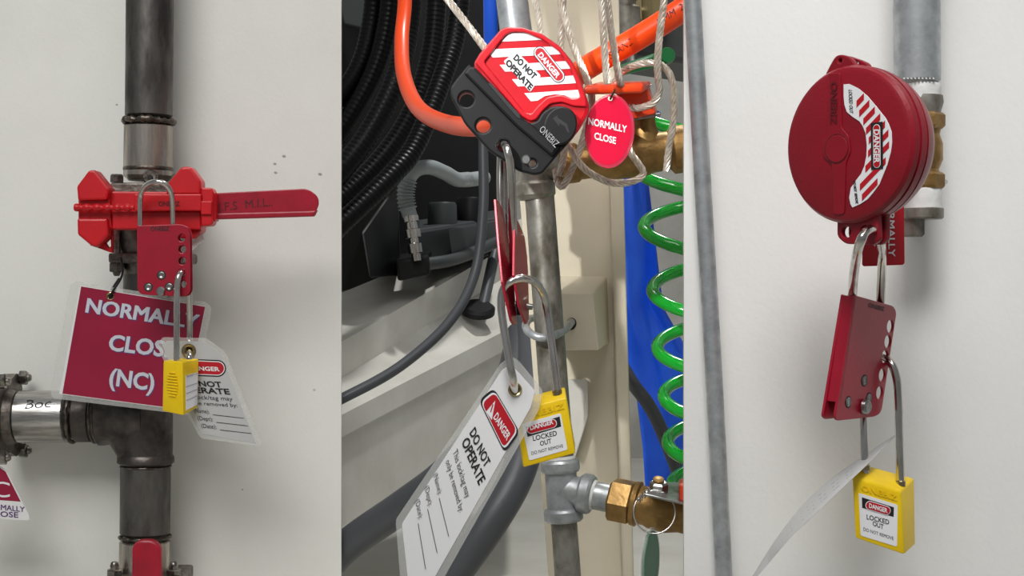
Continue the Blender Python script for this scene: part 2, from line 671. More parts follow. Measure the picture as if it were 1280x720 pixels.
# hip of the tee, cast in between run and branch
hexa('tee_gusset', [P(131, 546, YP - 0.022), P(165, 540, YP - 0.030), P(165, 582, YP - 0.029), P(149, 575, YP - 0.016), P(131, 546, YP + 0.022), P(165, 540, YP + 0.03), P(165, 582, YP + 0.029), P(149, 575, YP + 0.016)], M['tee'], t, 0.004)
for q in (119, 123):
    bead('weld_bead', P(q, 520.5, YP), left, R(33, YP), M['weld'], t, R(1.6, YP))
rod('branch_pipe', P(121, 520.5, YP), P(90, 520.5, YP), R(32, YP), M['tee'], t, 48)
bead('weld_bead', P(91, 520.5, YP), left, R(32, YP), M['weld'], t, R(3.0, YP), 0.5)
rod('branch_pipe', P(90, 520.5, YP), P(18, 521, YP), R(32.5, YP), M['shinyh'], t, 48)
RB = R(32.7, YP)
AXB = P(50, 520.8, YP)


def on_branch(q):
    dz = q.z - AXB.z
    return V((q.x, YP - math.sqrt(max(1e-8, RB * RB - dz * dz)), q.z))


text(Pl(P(50, 505, YP - 0.03), (0, -1, 0)), 'Boc', (31, 511), (63, 509), (32, 500.5), M['black'], t, 0.0, 0, 'marker_writing', warp=on_branch)
# below the tee
rod('pipe', LPt(576), LPt(672), R(31, YP), M['steel'], t, 48)
bead('weld_bead', LPt(583), up, R(30.6, YP), M['weld'], t, R(1.8, YP))
bead('weld_bead', LPt(671), up, R(31, YP), M['weld'], t, R(2.6, YP), 0.4)
rod('pipe', LPt(671), LPt(740), R(31.5, YP), M['shiny'], t, 48)
# end flange at the left
lathe('pipe_neck', P(22, 521, YP), left, [(0, R(32, YP)), (R(4, YP), R(34, YP)), (R(14, YP), R(37, YP)), (R(30, YP), R(39, YP))], M['cast'], t, 40)


def hexbolt(a, d, r, m, parent, nut=1.7, hl=1.5, tip=0.9):
    """hexagon nut with a threaded end standing out of it along d"""
    d = V(d).normalized()
    a = V(a)
    o = lathe('nut', a, d, [(0, r * nut * 0.96), (r * 0.2, r * nut), (r * hl, r * nut), (r * (hl + 0.2), r * nut * 0.86)], m, parent, 6, 20)
    prof = []
    L = r * (hl + tip)
    n = 9
    for i in range(n):
        prof.append((L * i / n, r * (1.0 if i % 2 else 0.88)))
    prof += [(L, r * 0.8), (L + r * 0.25, r * 0.55)]
    lathe('bolt_end', a, d, prof, m, parent, 14, 40)
    return o


fl = thing('flange_joint', 'bolted steel flange at the left end of the branch pipe', 'flange', P(0, 575, YP))
right = -left
pf = P(12, 521, YP)
fpl = []
nrm, bb = V((0, 0, 1)), V((0, -1, 0))
ear = []
for k in range(4):
    a = PI / 4 + k * PI / 2
    for da in (-0.28, 0, 0.28):
        rr = R(66, YP) if da == 0 else R(61, YP)
        ear.append((rr * math.cos(a + da), rr * math.sin(a + da)))
    a2 = a + PI / 4
    ear.append((R(44, YP) * math.cos(a2), R(44, YP) * math.sin(a2)))
ear = rnd(ear, 0.006)
vs = []
n_ = len(ear)
for off in (0, 0.016):
    for x, y in ear:
        vs.append(pf + left * off + bb * x + nrm * y)
mk('flange_plate', vs, [tuple(range(n_)), tuple(range(n_, 2 * n_))] + [(i, (i + 1) % n_, n_ + (i + 1) % n_, n_ + i) for i in range(n_)], M['cast'], fl, 30)
for sx, sy, px in ((1, 1, 6), (-1, 1, 26), (1, -1, 4), (-1, -1, 10)):
    c = pf + bb * (R(60, YP) * 0.707 * sx) + nrm * (R(62, YP) * 0.75 * sy)
    hexbolt(c, right, R(5.5, YP), M['bolt'], fl)

# upper ball valve
v1 = thing('ball_valve', 'steel ball valve with red lever behind the red clamp lockout on left wall pipe', 'valve', LPt(345))
D = V((0, 1, 0))


def slab(name, x0, x1, y0, y1, Y0, Y1, m, parent, bevel=0.002):
    return hexa(name, [P(x0, y0, Y0), P(x1, y0, Y0), P(x1, y1, Y0), P(x0, y1, Y0)] + [P(x0, y0, Y0) + D * (Y1 - Y0), P(x1, y0, Y0) + D * (Y1 - Y0), P(x1, y1, Y0) + D * (Y1 - Y0), P(x0, y1, Y0) + D * (Y1 - Y0)], m, parent, bevel)


slab('valve_flange', 137, 232, 228, 243, YP - 0.042, YP + 0.045, M['cast'], v1, 0.003)
slab('valve_flange', 135, 230, 316, 329, YP - 0.042, YP + 0.045, M['cast'], v1, 0.003)
lathe('valve_body', LPt(240), dn, [(0, R(36, YP)), (R(10, YP), R(38, YP)), (R(40, YP), R(40, YP)), (R(70, YP), R(38, YP)), (R(80, YP), R(36, YP))], M['cast'], v1, 40)
lathe('valve_neck', LPt(329), dn, [(0, R(34, YP)), (R(6, YP), R(33, YP)), (R(14, YP), R(30, YP))], M['cast'], v1, 40)
for px in (146, 222):
    for dy in (-0.03, 0.034):
        rod('valve_bolt', P(px, 240, YP + dy), P(px, 318, YP + dy), R(4.6, YP), M['bolt'], v1, 14)
        c = P(px, 329, YP + dy)
        hexbolt(c, dn, R(5, YP), M['cast'], v1, 2.0, 2.0, 0.9)
        lathe('bolt_head', P(px, 228, YP + dy), up, [(0, R(9, YP)), (R(8, YP), R(9, YP)), (R(10, YP), R(7, YP))], M['cast'], v1, 6, 20)
lathe('port_boss', P(188, 221, YP - 0.026), (0, -1, 0), [(0, R(10, YP)), (0.004, R(9, YP)), (0.006, R(7.5, YP))], M['cast'], v1, 24)
lathe('port_plug', P(188, 222, YP - 0.031), (0, -1, 0), [(0, R(4, YP)), (0.0025, R(3, YP))], M['black'], v1, 12)
HP = Pl(P(330, 255, 1.945), (0.03, -1, 0.0))
h = plate('lever', HP, [(214, 244), (385, 235.5), (398, 246), (398.5, 258), (392, 267), (214, 271)], 0.004, M['lever'], v1, bevel=0.0012, r=[3, 9, 7, 7, 9, 3])
plate('lever_edge', HP, [(214, 268), (391, 263.5), (397, 262), (393, 270.5), (214, 276)], 0.012, M['lever'], v1, bevel=0.002, r=2, front=0.003)
text(HP, 'J.F.S  M.I.L..', (272, 264), (341, 257), (271.5, 254), M['dark'], v1, 0.0, 0.0006)

# clamp lockout on the lever
lo = thing('valve_lockout', 'bright red plastic clamp lockout gripping the lever of the left wall valve', 'lockout', P(175, 315, 1.93))
W = Pl(P(175, 255, 1.925), (0, -1, 0))
plate('clamp_body', W.off(-0.012), [(120, 239), (251, 240), (252, 288), (243, 298), (228, 298), (168, 287), (120, 287)], 0.03, M['redp'], lo, bevel=0.002, r=2)
plate('wing', W.off(0.002), [(95.5, 233), (110.5, 213), (118, 212), (137, 236), (133.5, 250), (97, 251)], 0.03, M['redp'], lo, bevel=0.003, r=3)
plate('wing', W.off(0.002), [(96, 273), (134, 273), (135.5, 294), (122, 308), (114.5, 308), (96.5, 293)], 0.03, M['redp'], lo, bevel=0.003, r=3)
plate('wing', W.off(-0.001), [(210, 228), (226.5, 208.5), (238, 208), (251, 226), (251, 244), (207, 244)], 0.03, M['redp'], lo, bevel=0.003, r=3)
plate('wing_web', W.off(-0.006), [(97.5, 248), (137, 247), (140, 286), (97.5, 277)], 0.02, M['redp'], lo, bevel=0.002)
plate('lower_link', W.off(-0.016), [(112, 306), (122, 306), (137, 292), (141, 288), (140, 316), (136, 315)], 0.01, M['redp'], lo, bevel=0.001, r=1, holes=[[W.off(-0.016).loc(*q) for q in ((131, 303), (138, 297), (138.5, 308), (135, 309.5))]])
ridge = []
for i in range(40):
    x = 93 + i * (168 - 93) / 39
    ridge.append((P(x, 259.4, 1.921), R(4.2 + 1.1 * math.sin(i * 0.95), 1.92)))
vs, fs = tube_geo([q for q, r in ridge], [r for q, r in ridge], 12)
mk('ratchet_bar', vs, fs, M['redp'], lo, 50)
plate('front_band', W.off(0.008), [(167.5, 242.5), (251.5, 242.5), (251.5, 263.5), (167.5, 264)], 0.016, M['redp'], lo, bevel=0.0015, r=2)
plate('lower_band', W.off(-0.004), [(140, 264), (251, 264), (251, 287), (140, 286)], 0.014, M['redp'], lo, bevel=0.0015)
plate('end_block', W.off(0.004), [(251, 234.5), (264, 234.5), (267, 240), (266, 279), (263, 282), (251, 283)], 0.026, M['redp'], lo, bevel=0.002, r=2)
plate('end_step', W.off(0.008), [(251, 251.5), (265, 251.5), (264, 268), (251, 268)], 0.006, M['redp'], lo, bevel=0.001)
plate('end_lip', W.off(-0.002), [(265, 240.5), (269.5, 241), (269.5, 276), (265, 276)], 0.022, M['redp'], lo, bevel=0.001)
text(W.off(0.008), 'ONEBIZ', (198, 257.5), (225, 257.5), (198, 252), M['dark'], lo, 0.03)
plate('paper_label', Pl(P(247, 300, 1.95), (0.1, -1, 0)), [(240, 303), (251, 288.6), (255.5, 298.5), (240, 314)], 0.0006, M['card'], lo, bevel=0.0001)


# ---- hasps and padlocks
def screw_holes(pl, pts, m, parent, r):
    for px, py in pts:
        x, y = pl.loc(px, py)
        lathe('screw_seat', pl.w(x, y, -0.001), pl.n, [(0, r * 1.25), (0.00115, r * 1.25), (0.0012, r)], M['black'], parent, 18)
        c = pl.w(x, y, -0.001)
        lathe('screw', c, pl.n, [(0, r), (0.0014, r * 0.95), (0.0020, r * 0.7), (0.0014, r * 0.45)], m, parent, 14)


# left hasp: two parallel plates
HY = 1.895
hl = thing('lockout_hasp', 'crimson multi-hole lockout hasp hanging from the clamp lockout on the left wall', 'hasp', P(205, 372, HY), 'lockout hasps')
A = Pl(P(205, 325, HY), (0, -1, 0.02))
hole_px = [(227, 297), (227.5, 311.4), (227.5, 326), (227, 341), (228, 355)]
out = [(171, 282), (236.5, 280), (237.5, 371), (172, 368)]
plate('front_plate', A, out, 0.0022, M['hasp'], hl, holes=[circ(A, x, y, 5) for x, y in hole_px], bevel=0.0006, r=[3, 14, 12, 9])
B = A.off(-0.016)
k = B.p.y / A.p.y


def sh(p, a=A, b=B):
    """same point of the plate, on the plate behind"""
    x, y = a.loc(*p)
    return (x, y)


plate('back_plate', B, rnd([sh(p) for p in out], [R(q, HY) for q in (3, 14, 12, 9)]), 0.0022, M['hasp'], hl, holes=[circ(A, x, y, 5) for x, y in hole_px], bevel=0.0006, loc=True)
sp_ = [A.w(*A.loc(171.5, 285), -0.0005), A.w(*A.loc(171.5, 362), -0.0005)]
hexa('spine', [sp_[0], sp_[0] + A.e1 * 0.0025, sp_[1] + A.e1 * 0.0025, sp_[1], sp_[0] - A.n * 0.017, sp_[0] - A.n * 0.017 + A.e1 * 0.0025, sp_[1] - A.n * 0.017 + A.e1 * 0.0025, sp_[1] - A.n * 0.017], M['hasp'], hl, 0.0006)
screw_holes(A, [(201.7, 344), (185.5, 359), (211.7, 358.5)], M['zinc'], hl, R(4.6, HY))
x, y = A.loc(201, 364)
lathe('rivet', A.w(x, y, -0.018), A.n, [(0, R(4, HY)), (0.017, R(4, HY)), (0.018, R(5.8, HY)), (0.0205, R(5.4, HY)), (0.0215, R(4, HY))], M['zinc'], hl, 24)
text(A, 'ONEBIZ', (188.3, 288.6), (211.5, 288.2), (188.5, 283.6), M['black'], hl, 0.02)
sy = HY + 0.007
tube('shackle', [P(175.5, 330, sy), P(175.3, 285, sy), P(175.3, 250, sy), P(178, 238, sy - 0.006), P(185, 230, sy - 0.014), P(195, 227, sy - 0.02), P(205, 229.5, sy - 0.02), P(212, 237, sy - 0.016), P(215.3, 250, sy - 0.01), P(216, 285, sy), P(216, 330, sy)], R(3.4, HY), M['chrome'], hl, 16)


class Loc:
    pass


def padlock(label, base, front, back, sh_pts, sh_r, shackle_label=None):
    """front: TL, TR, BR, BL of the face nearest us; back: the same of the face behind"""
    t = thing('padlock', label, 'padlock', base, 'yellow safety padlocks')
    hexa('body', list(front) + list(back), M['yel'], t, 0.0016, 3)
    tube('shackle', sh_pts, sh_r, M['chrome'], t, 16, 10)
    return t


def face_uv(c):
    """bilinear point of a quad TL,TR,BR,BL; z out of the face"""
    TL, TR, BR, BL = [V(q) for q in c]
    n = (TR - TL).cross(BL - TL).normalized()
    if n.y > 0:
        n = -n

    def f(u, v, z=0.0):
        return (TL * (1 - u) + TR * u) * (1 - v) + (BL * (1 - u) + BR * u) * v + n * z
    return f


# left padlock, seen past its corner
TA, TBp, TC = P(204, 451, 1.888), P(228, 452.5, 1.874), P(248.5, 448.5, 1.908)
BA, BB, BC = P(202.7, 514, 1.888), P(229, 519.5, 1.874), P(247.5, 509.5, 1.908)
TD, BD = TA + (TC - TBp), BA + (BC - BB)
fr_ = [TBp, TC, BC, BB]
bk_ = [TA, TD, BD, BA]
legA = P(220.8, 452, 1.888)
legB = P(236.5, 447, 1.905)
dnv = V((0, 0, -0.01))
pl1 = padlock('yellow padlock on left hasp, turned to show its ribbed side', BB, fr_, bk_,
              [legA + dnv, legA, P(220.8, 420, 1.886), P(221.2, 365, 1.884), P(222.5, 349, 1.884), P(225, 342, 1.888), P(228.5, 341, 1.897), P(232.5, 346, 1.907), P(235.5, 358, 1.914), P(237, 385, 1.922), P(237, 420, 1.930), P(236.7, 434, 1.924), P(236.5, 442, 1.912), legB, legB + dnv], R(3.9, 1.89))
side = face_uv([TA, TBp, BB, BA])
for i in range(9):
    v_ = 0.22 + 0.055 * i
    hw = 0.27 * math.sqrt(max(0.05, 1 - ((i - 4) / 5.0) ** 2))
    tube('grip_rib', [side(0.5 - hw, v_, 0.0), side(0.5, v_, 0.0006), side(0.5 + hw, v_, 0.0)], R(1.6, 1.88), M['yel'], pl1, 8, 4)
ff = face_uv([TBp, TC, BC, BB])


def quad(name, f, u0, v0, u1, v1, z, m, parent, th=0.0004):
    return hexa(name, [f(u0, v0, z), f(u1, v0, z), f(u1, v1, z), f(u0, v1, z), f(u0, v0, z - th), f(u1, v0, z - th), f(u1, v1, z - th), f(u0, v1, z - th)], m, parent)


lb = quad('label', ff, 0.18, 0.27, 0.94, 0.93, 0.0004, M['white'], pl1)
for i in range(3):
    quad('printed_line', ff, 0.2, 0.48 + 0.13 * i, 0.92, 0.487 + 0.13 * i, 0.0006, M['violet'], lb, 0.0001)
FP = plane3(TBp, TC, BB)
text(FP, 'PROPERTY OF', (233, 472), (246.5, 468.5), (233, 469.4), M['violet'], lb, 0.0, 0.0008)
text(FP, 'ONEBIZ', (230.5, 463), (247, 459.5), (230.5, 458), M['yel'], pl1, 0.02, 0.0009, 'moulded_lettering')

# left white tag
TG = Pl(P(258, 490, 1.918), (0.10, -1, 0.03))
tg = thing('lockout_tag', 'laminated white danger tag behind the yellow padlock on the left wall', 'tag', P(258, 552, 1.918), 'laminated danger tags')
plate('laminate', TG, [(197, 431), (203, 421.5), (258, 422.5), (282, 440), (328, 556), (322, 557), (251, 548), (236, 522), (205, 452)], 0.0008, M['clear'], tg, bevel=0.0002, r=3, holes=[circ(TG, 236, 438.5, 5)])
tgf = TG.off(0.0003)
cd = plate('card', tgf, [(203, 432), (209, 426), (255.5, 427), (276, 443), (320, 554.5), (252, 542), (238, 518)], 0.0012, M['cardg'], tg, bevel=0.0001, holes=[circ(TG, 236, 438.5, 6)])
x, y = TG.loc(236, 438.5)
lathe('eyelet', TG.w(x, y, -0.0025), TG.n, [(0, R(6, 1.91)), (0.0005, R(9, 1.91)), (0.004, R(9, 1.91)), (0.005, R(7.6, 1.91)), (0.0044, R(5.2, 1.91)), (0.0, R(5, 1.91))], M['eyelet'], tg, 24)


def capsule(pl, a, b, r, m, parent, name, off, th=0.0003):
    """stadium from pixel a to pixel b with radius r px"""
    A_, B_ = V((*pl.loc(*a), 0)), V((*pl.loc(*b), 0))
    k = pl.hit(*a).y / F
    d = (B_ - A_).normalized()
    an = math.atan2(d.y, d.x)
    pts = []
    for i in range(13):
        q = an - PI / 2 + PI * i / 12
        pts.append((B_.x + r * k * math.cos(q), B_.y + r * k * math.sin(q)))
    for i in range(13):
        q = an + PI / 2 + PI * i / 12
        pts.append((A_.x + r * k * math.cos(q), A_.y + r * k * math.sin(q)))
    return plate(name, pl, pts, 0, m, parent, loc=True, front=off)


pr = TG.off(0.0005)
capsule(pr, (247, 459.5), (272, 460.5), 10.5, M['black'], tg, 'danger_border', 0.0002)
capsule(pr, (247, 459.5), (272, 460.5), 8.9, M['white'], tg, 'danger_border', 0.0004)
capsule(pr, (247, 459.5), (272, 460.5), 7.8, M['redi'], tg, 'danger_panel', 0.0006)
text(pr, 'DANGER', (235, 462.5), (275, 464), (234, 457.5), M['white'], tg, 0.03, 0.0008)
text(pr, 'DO NOT', (225, 481.5), (277.8, 484), (223, 475), M['black'], tg, 0.03, 0.0004)
text(pr, 'OPERATE', (224, 489.7), (288, 493), (222, 483), M['black'], tg, 0.03, 0.0004)
text(pr, 'This lock/tag may', (226, 497.6), (291, 501), (225, 492.6), M['black'], tg, 0.0, 0.0004)
text(pr, 'only be removed by:', (228, 505), (297, 509), (227, 500.4), M['black'], tg, 0.0, 0.0004)
for i, s in enumerate(('(Name):', '(Dept):', '(Date):')):
    dx, dy = 4.5 * i, 9.5 * i
    text(pr, s, (243 + dx, 515.5 + dy), (262 + dx, 517 + dy), (242 + dx, 510.5 + dy), M['black'], tg, 0.0, 0.0004)
    plate('printed_line', pr, [(266 + dx, 518 + dy), (305 + dx, 522.5 + dy), (305.3 + dx, 523.1 + dy), (266 + dx, 518.7 + dy)], 0, M['black'], tg, front=0.0004)

# NORMALLY CLOSE sign, laminated
SG = Pl(P(160, 430, 1.958), (0.0, -1, -0.06))
sg = thing('valve_sign', 'crimson laminated sign reading NORMALLY CLOSE (NC), tied below the left wall valve', 'sign', P(150, 510, 1.958))
plate('laminate', SG, [(89, 350.5), (258, 378), (265, 385), (238, 517), (232, 518), (66, 498), (63, 492)], 0.0009, M['clear'], sg, bevel=0.0002, r=[10, 6, 6, 6, 6, 8, 6], holes=[circ(SG, 138, 370, 3.2)])
sf = SG.off(0.0002)
plate('paper', sf, [(100, 357), (257, 383), (231, 513), (74, 492.5)], 0.0011, M['card'], sg, bevel=0.0001, holes=[circ(SG, 138, 370, 4.2)])
plate('printed_field', sf, [(101.5, 358), (256.5, 383.5), (230.5, 512), (78, 492)], 0, M['crimson'], sg, holes=[circ(SG, 138, 370, 4.2)], front=0.0002)
for s, bl, br, tl in (('NORMALLY', (106.5, 390), (247, 411), (109.5, 373)), ('CLOSE', (135, 437), (218, 447), (138, 418.5)), ('(NC)', (136, 480.5), (192, 488), (138.5, 461))):
    text(sf, s, (bl[0] + .9, bl[1] + .9), (br[0] + .9, br[1] + .9), (tl[0] + .9, tl[1] + .9), M['violet'], sg, 0.045, 0.0004, 'lettering_shadow')
    text(sf, s, bl, br, tl, M['signw'], sg, 0.03, 0.0006)
x, y = SG.loc(138, 370)
lathe('eyelet', SG.w(x, y, -0.0012), SG.n, [(0, R(5, 1.95)), (0.0022, R(5, 1.95)), (0.0026, R(4.2, 1.95)), (0.002, R(3, 1.95)), (0, R(3, 1.95))], M['eyelet'], sg, 20)
tag(tube('zip_tie', [P(151, 322, 1.975), P(153, 340, 1.968), P(150, 350, 1.958), P(143, 361, 1.952), P(138, 370, 1.952), P(137, 374, 1.958), P(140, 362, 1.966), P(149, 348, 1.974)], R(1.5, 1.96), M['blackp'], None, 8), 'black zip tie holding the crimson NORMALLY CLOSE (NC) sign to the valve', 'zip tie')

# lower left corner sign
S2 = Pl(P(0, 620, 1.99), (0.05, -1, 0))
s2 = thing('hanging_sign', 'small trapezoid red and white sign cut off at lower left edge, under the flange', 'sign', P(0, 652, 1.99))
plate('sign_board', S2, [(-30, 578), (-4, 580), (8, 588), (37, 645), (36, 651), (-75, 643), (-73, 636), (-40, 586)], 0.0012, M['card'], s2, bevel=0.0002, r=2)
plate('printed_field', S2, [(-29, 580), (-4, 582), (7, 589.5), (26, 627), (-68, 620), (-40, 588)], 0, M['crimson'], s2, front=0.0003)
text(S2, 'NC', (-40, 618), (12.5, 622), (-40, 599), M['white'], s2, 0.0, 0.0006)
text(S2, 'NORMALLY', (-21, 635), (31, 640), (-21, 628.5), M['violet'], s2, 0.015, 0.0005)
text(S2, 'CLOSE', (-15, 644.5), (23, 647), (-15, 638), M['violet'], s2, 0.015, 0.0005)
tag(tube('wire_tie', [P(-20, 566, 1.99), P(-22, 575, 1.985), P(-24, 583, 1.986), P(-26, 575, 1.99), P(-22, 566, 1.992)], R(1.2, 1.99), M['blackp'], None, 8), 'thin black tie holding the small red and white sign to the flange', 'zip tie')

# lower ball valve with its red lever
v2 = thing('ball_valve', 'steel ball valve with upright red lever at the bottom of the left wall pipe', 'valve', LPt(760))
slab('valve_flange', 136, 224, 721, 738, YP - 0.045, YP + 0.045, M['cast'], v2, 0.003)
lathe('valve_body', LPt(728), dn, [(0, R(38, YP)), (R(50, YP), R(40, YP)), (R(80, YP), R(36, YP))], M['cast'], v2, 36)
for px in (143, 217):
    hexbolt(P(px, 721, YP - 0.03), up, R(5.6, YP), M['bolt'], v2, 1.8, 1.5, 1.6)
    hexbolt(P(px, 721, YP + 0.03), up, R(5.6, YP), M['bolt'], v2, 1.8, 1.5, 1.6)
L2 = Pl(P(182, 700, 1.955), (0, -1, 0))
plate('lever', L2, [(164.5, 760), (164.5, 683), (173, 675), (191, 675), (201, 684), (201.5, 760)], 0.014, M['lever'], v2, bevel=0.003, r=[0, 9, 9, 9, 9, 0])
rod('lever_stem', P(183, 745, 1.955), P(183, 745, YP), R(9, YP), M['bolt'], v2, 16)

# =================================================================== RIGHT PANEL
cd_ = tube('conduit', [P(862, -120, 1.19), P(866, 0, 1.19), P(879, 240, 1.19), P(893, 480, 1.19), P(905, 720, 1.19), P(919, 980, 1.19)], R(10.6, 1.19), M['galv'], None, 28, 10)
tag(cd_, 'thin galvanised conduit running down the left edge of the right wall panel', 'conduit')
YR = 1.155
gp = thing('galvanised_pipe', 'galvanised pipe coming down from top behind the round red lockout', 'pipe', P(1148, 300, YR))
rod('pipe', P(1145, -200, YR), P(1146.5, 106, YR), R(29, YR), M['galv'], gp, 40)
for i in range(9):
    px = 1129 + i * 4.6
    hexa('stitch_mark', [P(px, 97, YR - R(29.5, YR)), P(px + 2.4, 97.4, YR - R(29.5, YR)), P(px + 2.4, 98.8, YR - R(29.5, YR)), P(px, 98.4, YR - R(29.5, YR))] + [P(px, 97, YR - R(20, YR)), P(px + 2.4, 97.4, YR - R(20, YR)), P(px + 2.4, 98.8, YR - R(20, YR)), P(px, 98.4, YR - R(20, YR))], M['tape'], gp)
gdn = V((0, 0, -1))
lathe('thread_tape', P(1150, 105, YR), gdn, [(0, R(25, YR)), (R(4, YR), R(26.5, YR)), (R(12, YR), R(25.5, YR)), (R(20, YR), R(26, YR)), (R(22, YR), R(24, YR))], M['tape'], gp, 32)
lathe('nipple', P(1152, 120, YR), gdn, [(0, R(26, YR)), (R(8, YR), R(27, YR)), (R(18, YR), R(24, YR)), (R(26, YR), R(23, YR))], M['galvd'], gp, 32)
gv = thing('gate_valve', 'small brass gate valve mostly hidden inside the round red lockout', 'valve', P(1152, 236, YR))
lathe('valve_end', P(1151, 142, YR), gdn, [(0, R(27, YR)), (R(3, YR), R(30, YR)), (R(16, YR), R(30, YR)), (R(20, YR), R(26, YR))], M['brass'], gv, 8, 20, 0.39)
lathe('valve_body', P(1151, 160, YR), gdn, [(0, R(25, YR)), (R(8, YR), R(23, YR)), (R(20, YR), R(27, YR)), (R(40, YR), R(27, YR)), (R(52, YR), R(22, YR)), (R(60, YR), R(25, YR))], M['brass'], gv, 32)
lathe('valve_end', P(1151, 216, YR), gdn, [(0, R(26, YR)), (R(3, YR), R(29.5, YR)), (R(17, YR), R(29.5, YR)), (R(20, YR), R(27, YR))], M['brass'], gv, 8, 20, 0.39)
ax = V((math.sin(math.radians(50)), math.cos(math.radians(50)), 0.0))
FC = P(1057.5, 180, 1.035)
rod('valve_stem', FC + ax * 0.02, P(1150, 188, YR), 0.006, M['brass'], gv, 16)
gl = thing('pipe_union', 'taped grey steel union and hexagon plug below the brass gate valve', 'fitting', P(1150, 298, YR))
lathe('thread_tape', P(1150, 235, YR), gdn, [(0, R(25, YR)), (R(5, YR), R(27, YR)), (R(14, YR), R(26, YR)), (R(26, YR), R(27, YR))], M['tape'], gl, 32)
lathe('collar', P(1151, 259, YR), gdn, [(0, R(25, YR)), (R(2, YR), R(28, YR)), (R(13, YR), R(28, YR)), (R(15, YR), R(26, YR))], M['galvd'], gl, 40)
lathe('plug', P(1139, 273, YR), gdn, [(0, R(17, YR)), (R(20, YR), R(17, YR)), (R(23, YR), R(14, YR))], M['galvd'], gl, 6, 20, 0.3)
rod('standoff', P(1146, 265, YR), P(1146, 265, RW), R(14, YR), M['galvd'], gl, 20)
rod('standoff', P(1146, 60, YR), P(1146, 60, RW), R(12, YR), M['galv'], gp, 20)

# round gate valve lockout
gk = thing('gate_valve_lockout', 'round deep-red plastic lockout enclosing the gate valve on the right wall', 'lockout', FC + V((0, 0, -0.055)))
r0 = R(99, 1.035)
lathe('shell', FC, ax, [(0.0, 0.001), (0.0, r0 * 0.30), (0, r0 * 0.91), (0.0012, r0 * 0.965), (0.0038, r0), (0.0085, r0), (0.0090, r0 * 0.965), (0.0102, r0 * 0.965), (0.0107, r0), (0.0168, r0 * 0.99), (0.0172, r0 * 0.95), (0.0190, r0 * 0.95), (0.0194, r0 * 0.975), (0.026, r0 * 0.94), (0.034, r0 * 0.86), (0.042, r0 * 0.74), (0.050, r0 * 0.55), (0.050, 0.001)], M['redd'], gk, 96, 25)
FPn = Pl(FC, ax)
FPn.e1 = V((math.cos(math.radians(50)), -math.sin(math.radians(50)), 0))
FPn.e2 = V((0, 0, 1))
# hinge band down the face, hub ring, scallops
plate('hinge_band', FPn, [(1036, 92), (1051, 91), (1053, 160), (1062, 171), (1064, 190), (1058, 204), (1056, 268), (1043, 268), (1041, 206), (1030, 196), (1029, 178), (1036, 165)], 0.001, M['redd'], gk, bevel=0.0004, r=4, front=0.0009)
hx, hy = FPn.loc(1047, 186)
hubpts = [(hx + R(19, 1.035) * math.cos(2 * PI * i / 40), hy + R(19, 1.035) * math.sin(2 * PI * i / 40)) for i in range(40)]
hubin = [(hx + R(17.6, 1.035) * math.cos(2 * PI * i / 40), hy + R(17.6, 1.035) * math.sin(2 * PI * i / 40)) for i in range(40)]
plate('hub', FPn, hubin, 0.003, M['redd'], gk, bevel=0.0006, loc=True, front=0.0014)
plate('hub_ring', FPn, hubpts, 0.002, M['dark'], gk, holes=[hubin], bevel=0.0002, loc=True, front=0.0011)
lug = lambda pl, pts, hs, nm: plate(nm, pl, pts, 0.0045, M['redd'], gk, holes=[circ(pl, a, b, q) for a, b, q in hs], bevel=0.001, r=6)
fr1, fr2 = FPn.off(-0.006), FPn.off(-0.0135)
lug(fr1, [(1046, 262), (1097, 262), (1099, 300), (1092, 306), (1056, 305), (1046, 296)], [(1057.5, 290, 7), (1081, 289, 7.5)], 'lug')
lug(fr2, [(1060, 262), (1108, 262), (1108, 299), (1102, 306), (1070, 305), (1060, 297)], [(1072, 290, 6), (1094, 289, 7.5)], 'lug')
lug(fr1, [(1030, 95), (1040, 76), (1045, 69), (1052, 68), (1062, 71), (1078, 92)], [(1050, 76, 3.0)], 'lug')
lug(fr2, [(1044, 95), (1050, 72), (1058, 69), (1078, 76), (1085, 80), (1088, 95)], [(1070, 79, 3.0)], 'lug')
text(FPn, 'ONEBIZ', (1040.2, 102), (1039.5, 155), (1047.5, 103), M['dark'], gk, 0.03, 0.0013)
crescent = [(1055, 105.5), (1062.5, 105), (1074, 111), (1085, 120), (1097.5, 135), (1107, 147), (1111, 154), (1115, 165), (1115.5, 178), (1114, 190), (1110, 205), (1100, 230), (1092, 241), (1085, 249), (1076, 255), (1066, 259.5), (1063.5, 255), (1062, 247), (1064, 235), (1070, 226), (1077, 217), (1081, 207), (1083.5, 195), (1084, 182), (1082.5, 167), (1079, 158), (1075, 152), (1066, 146), (1059, 140), (1056, 131), (1055, 120)]
plate('warning_label', FPn, crescent, 0.0004, M['white'], gk, bevel=0.0001, front=0.0005)
# red diagonal stripes clipped to the crescent's body (polygon clip)


def oval(cx, cy, a, b, tilt, n=48):
    o = []
    for i in range(n):
        q = 2 * PI * i / n
        x_, y_ = a * math.cos(q), b * math.sin(q)
        o.append((cx + x_ * math.cos(tilt) - y_ * math.sin(tilt), cy + x_ * math.sin(tilt) + y_ * math.cos(tilt)))
    return o



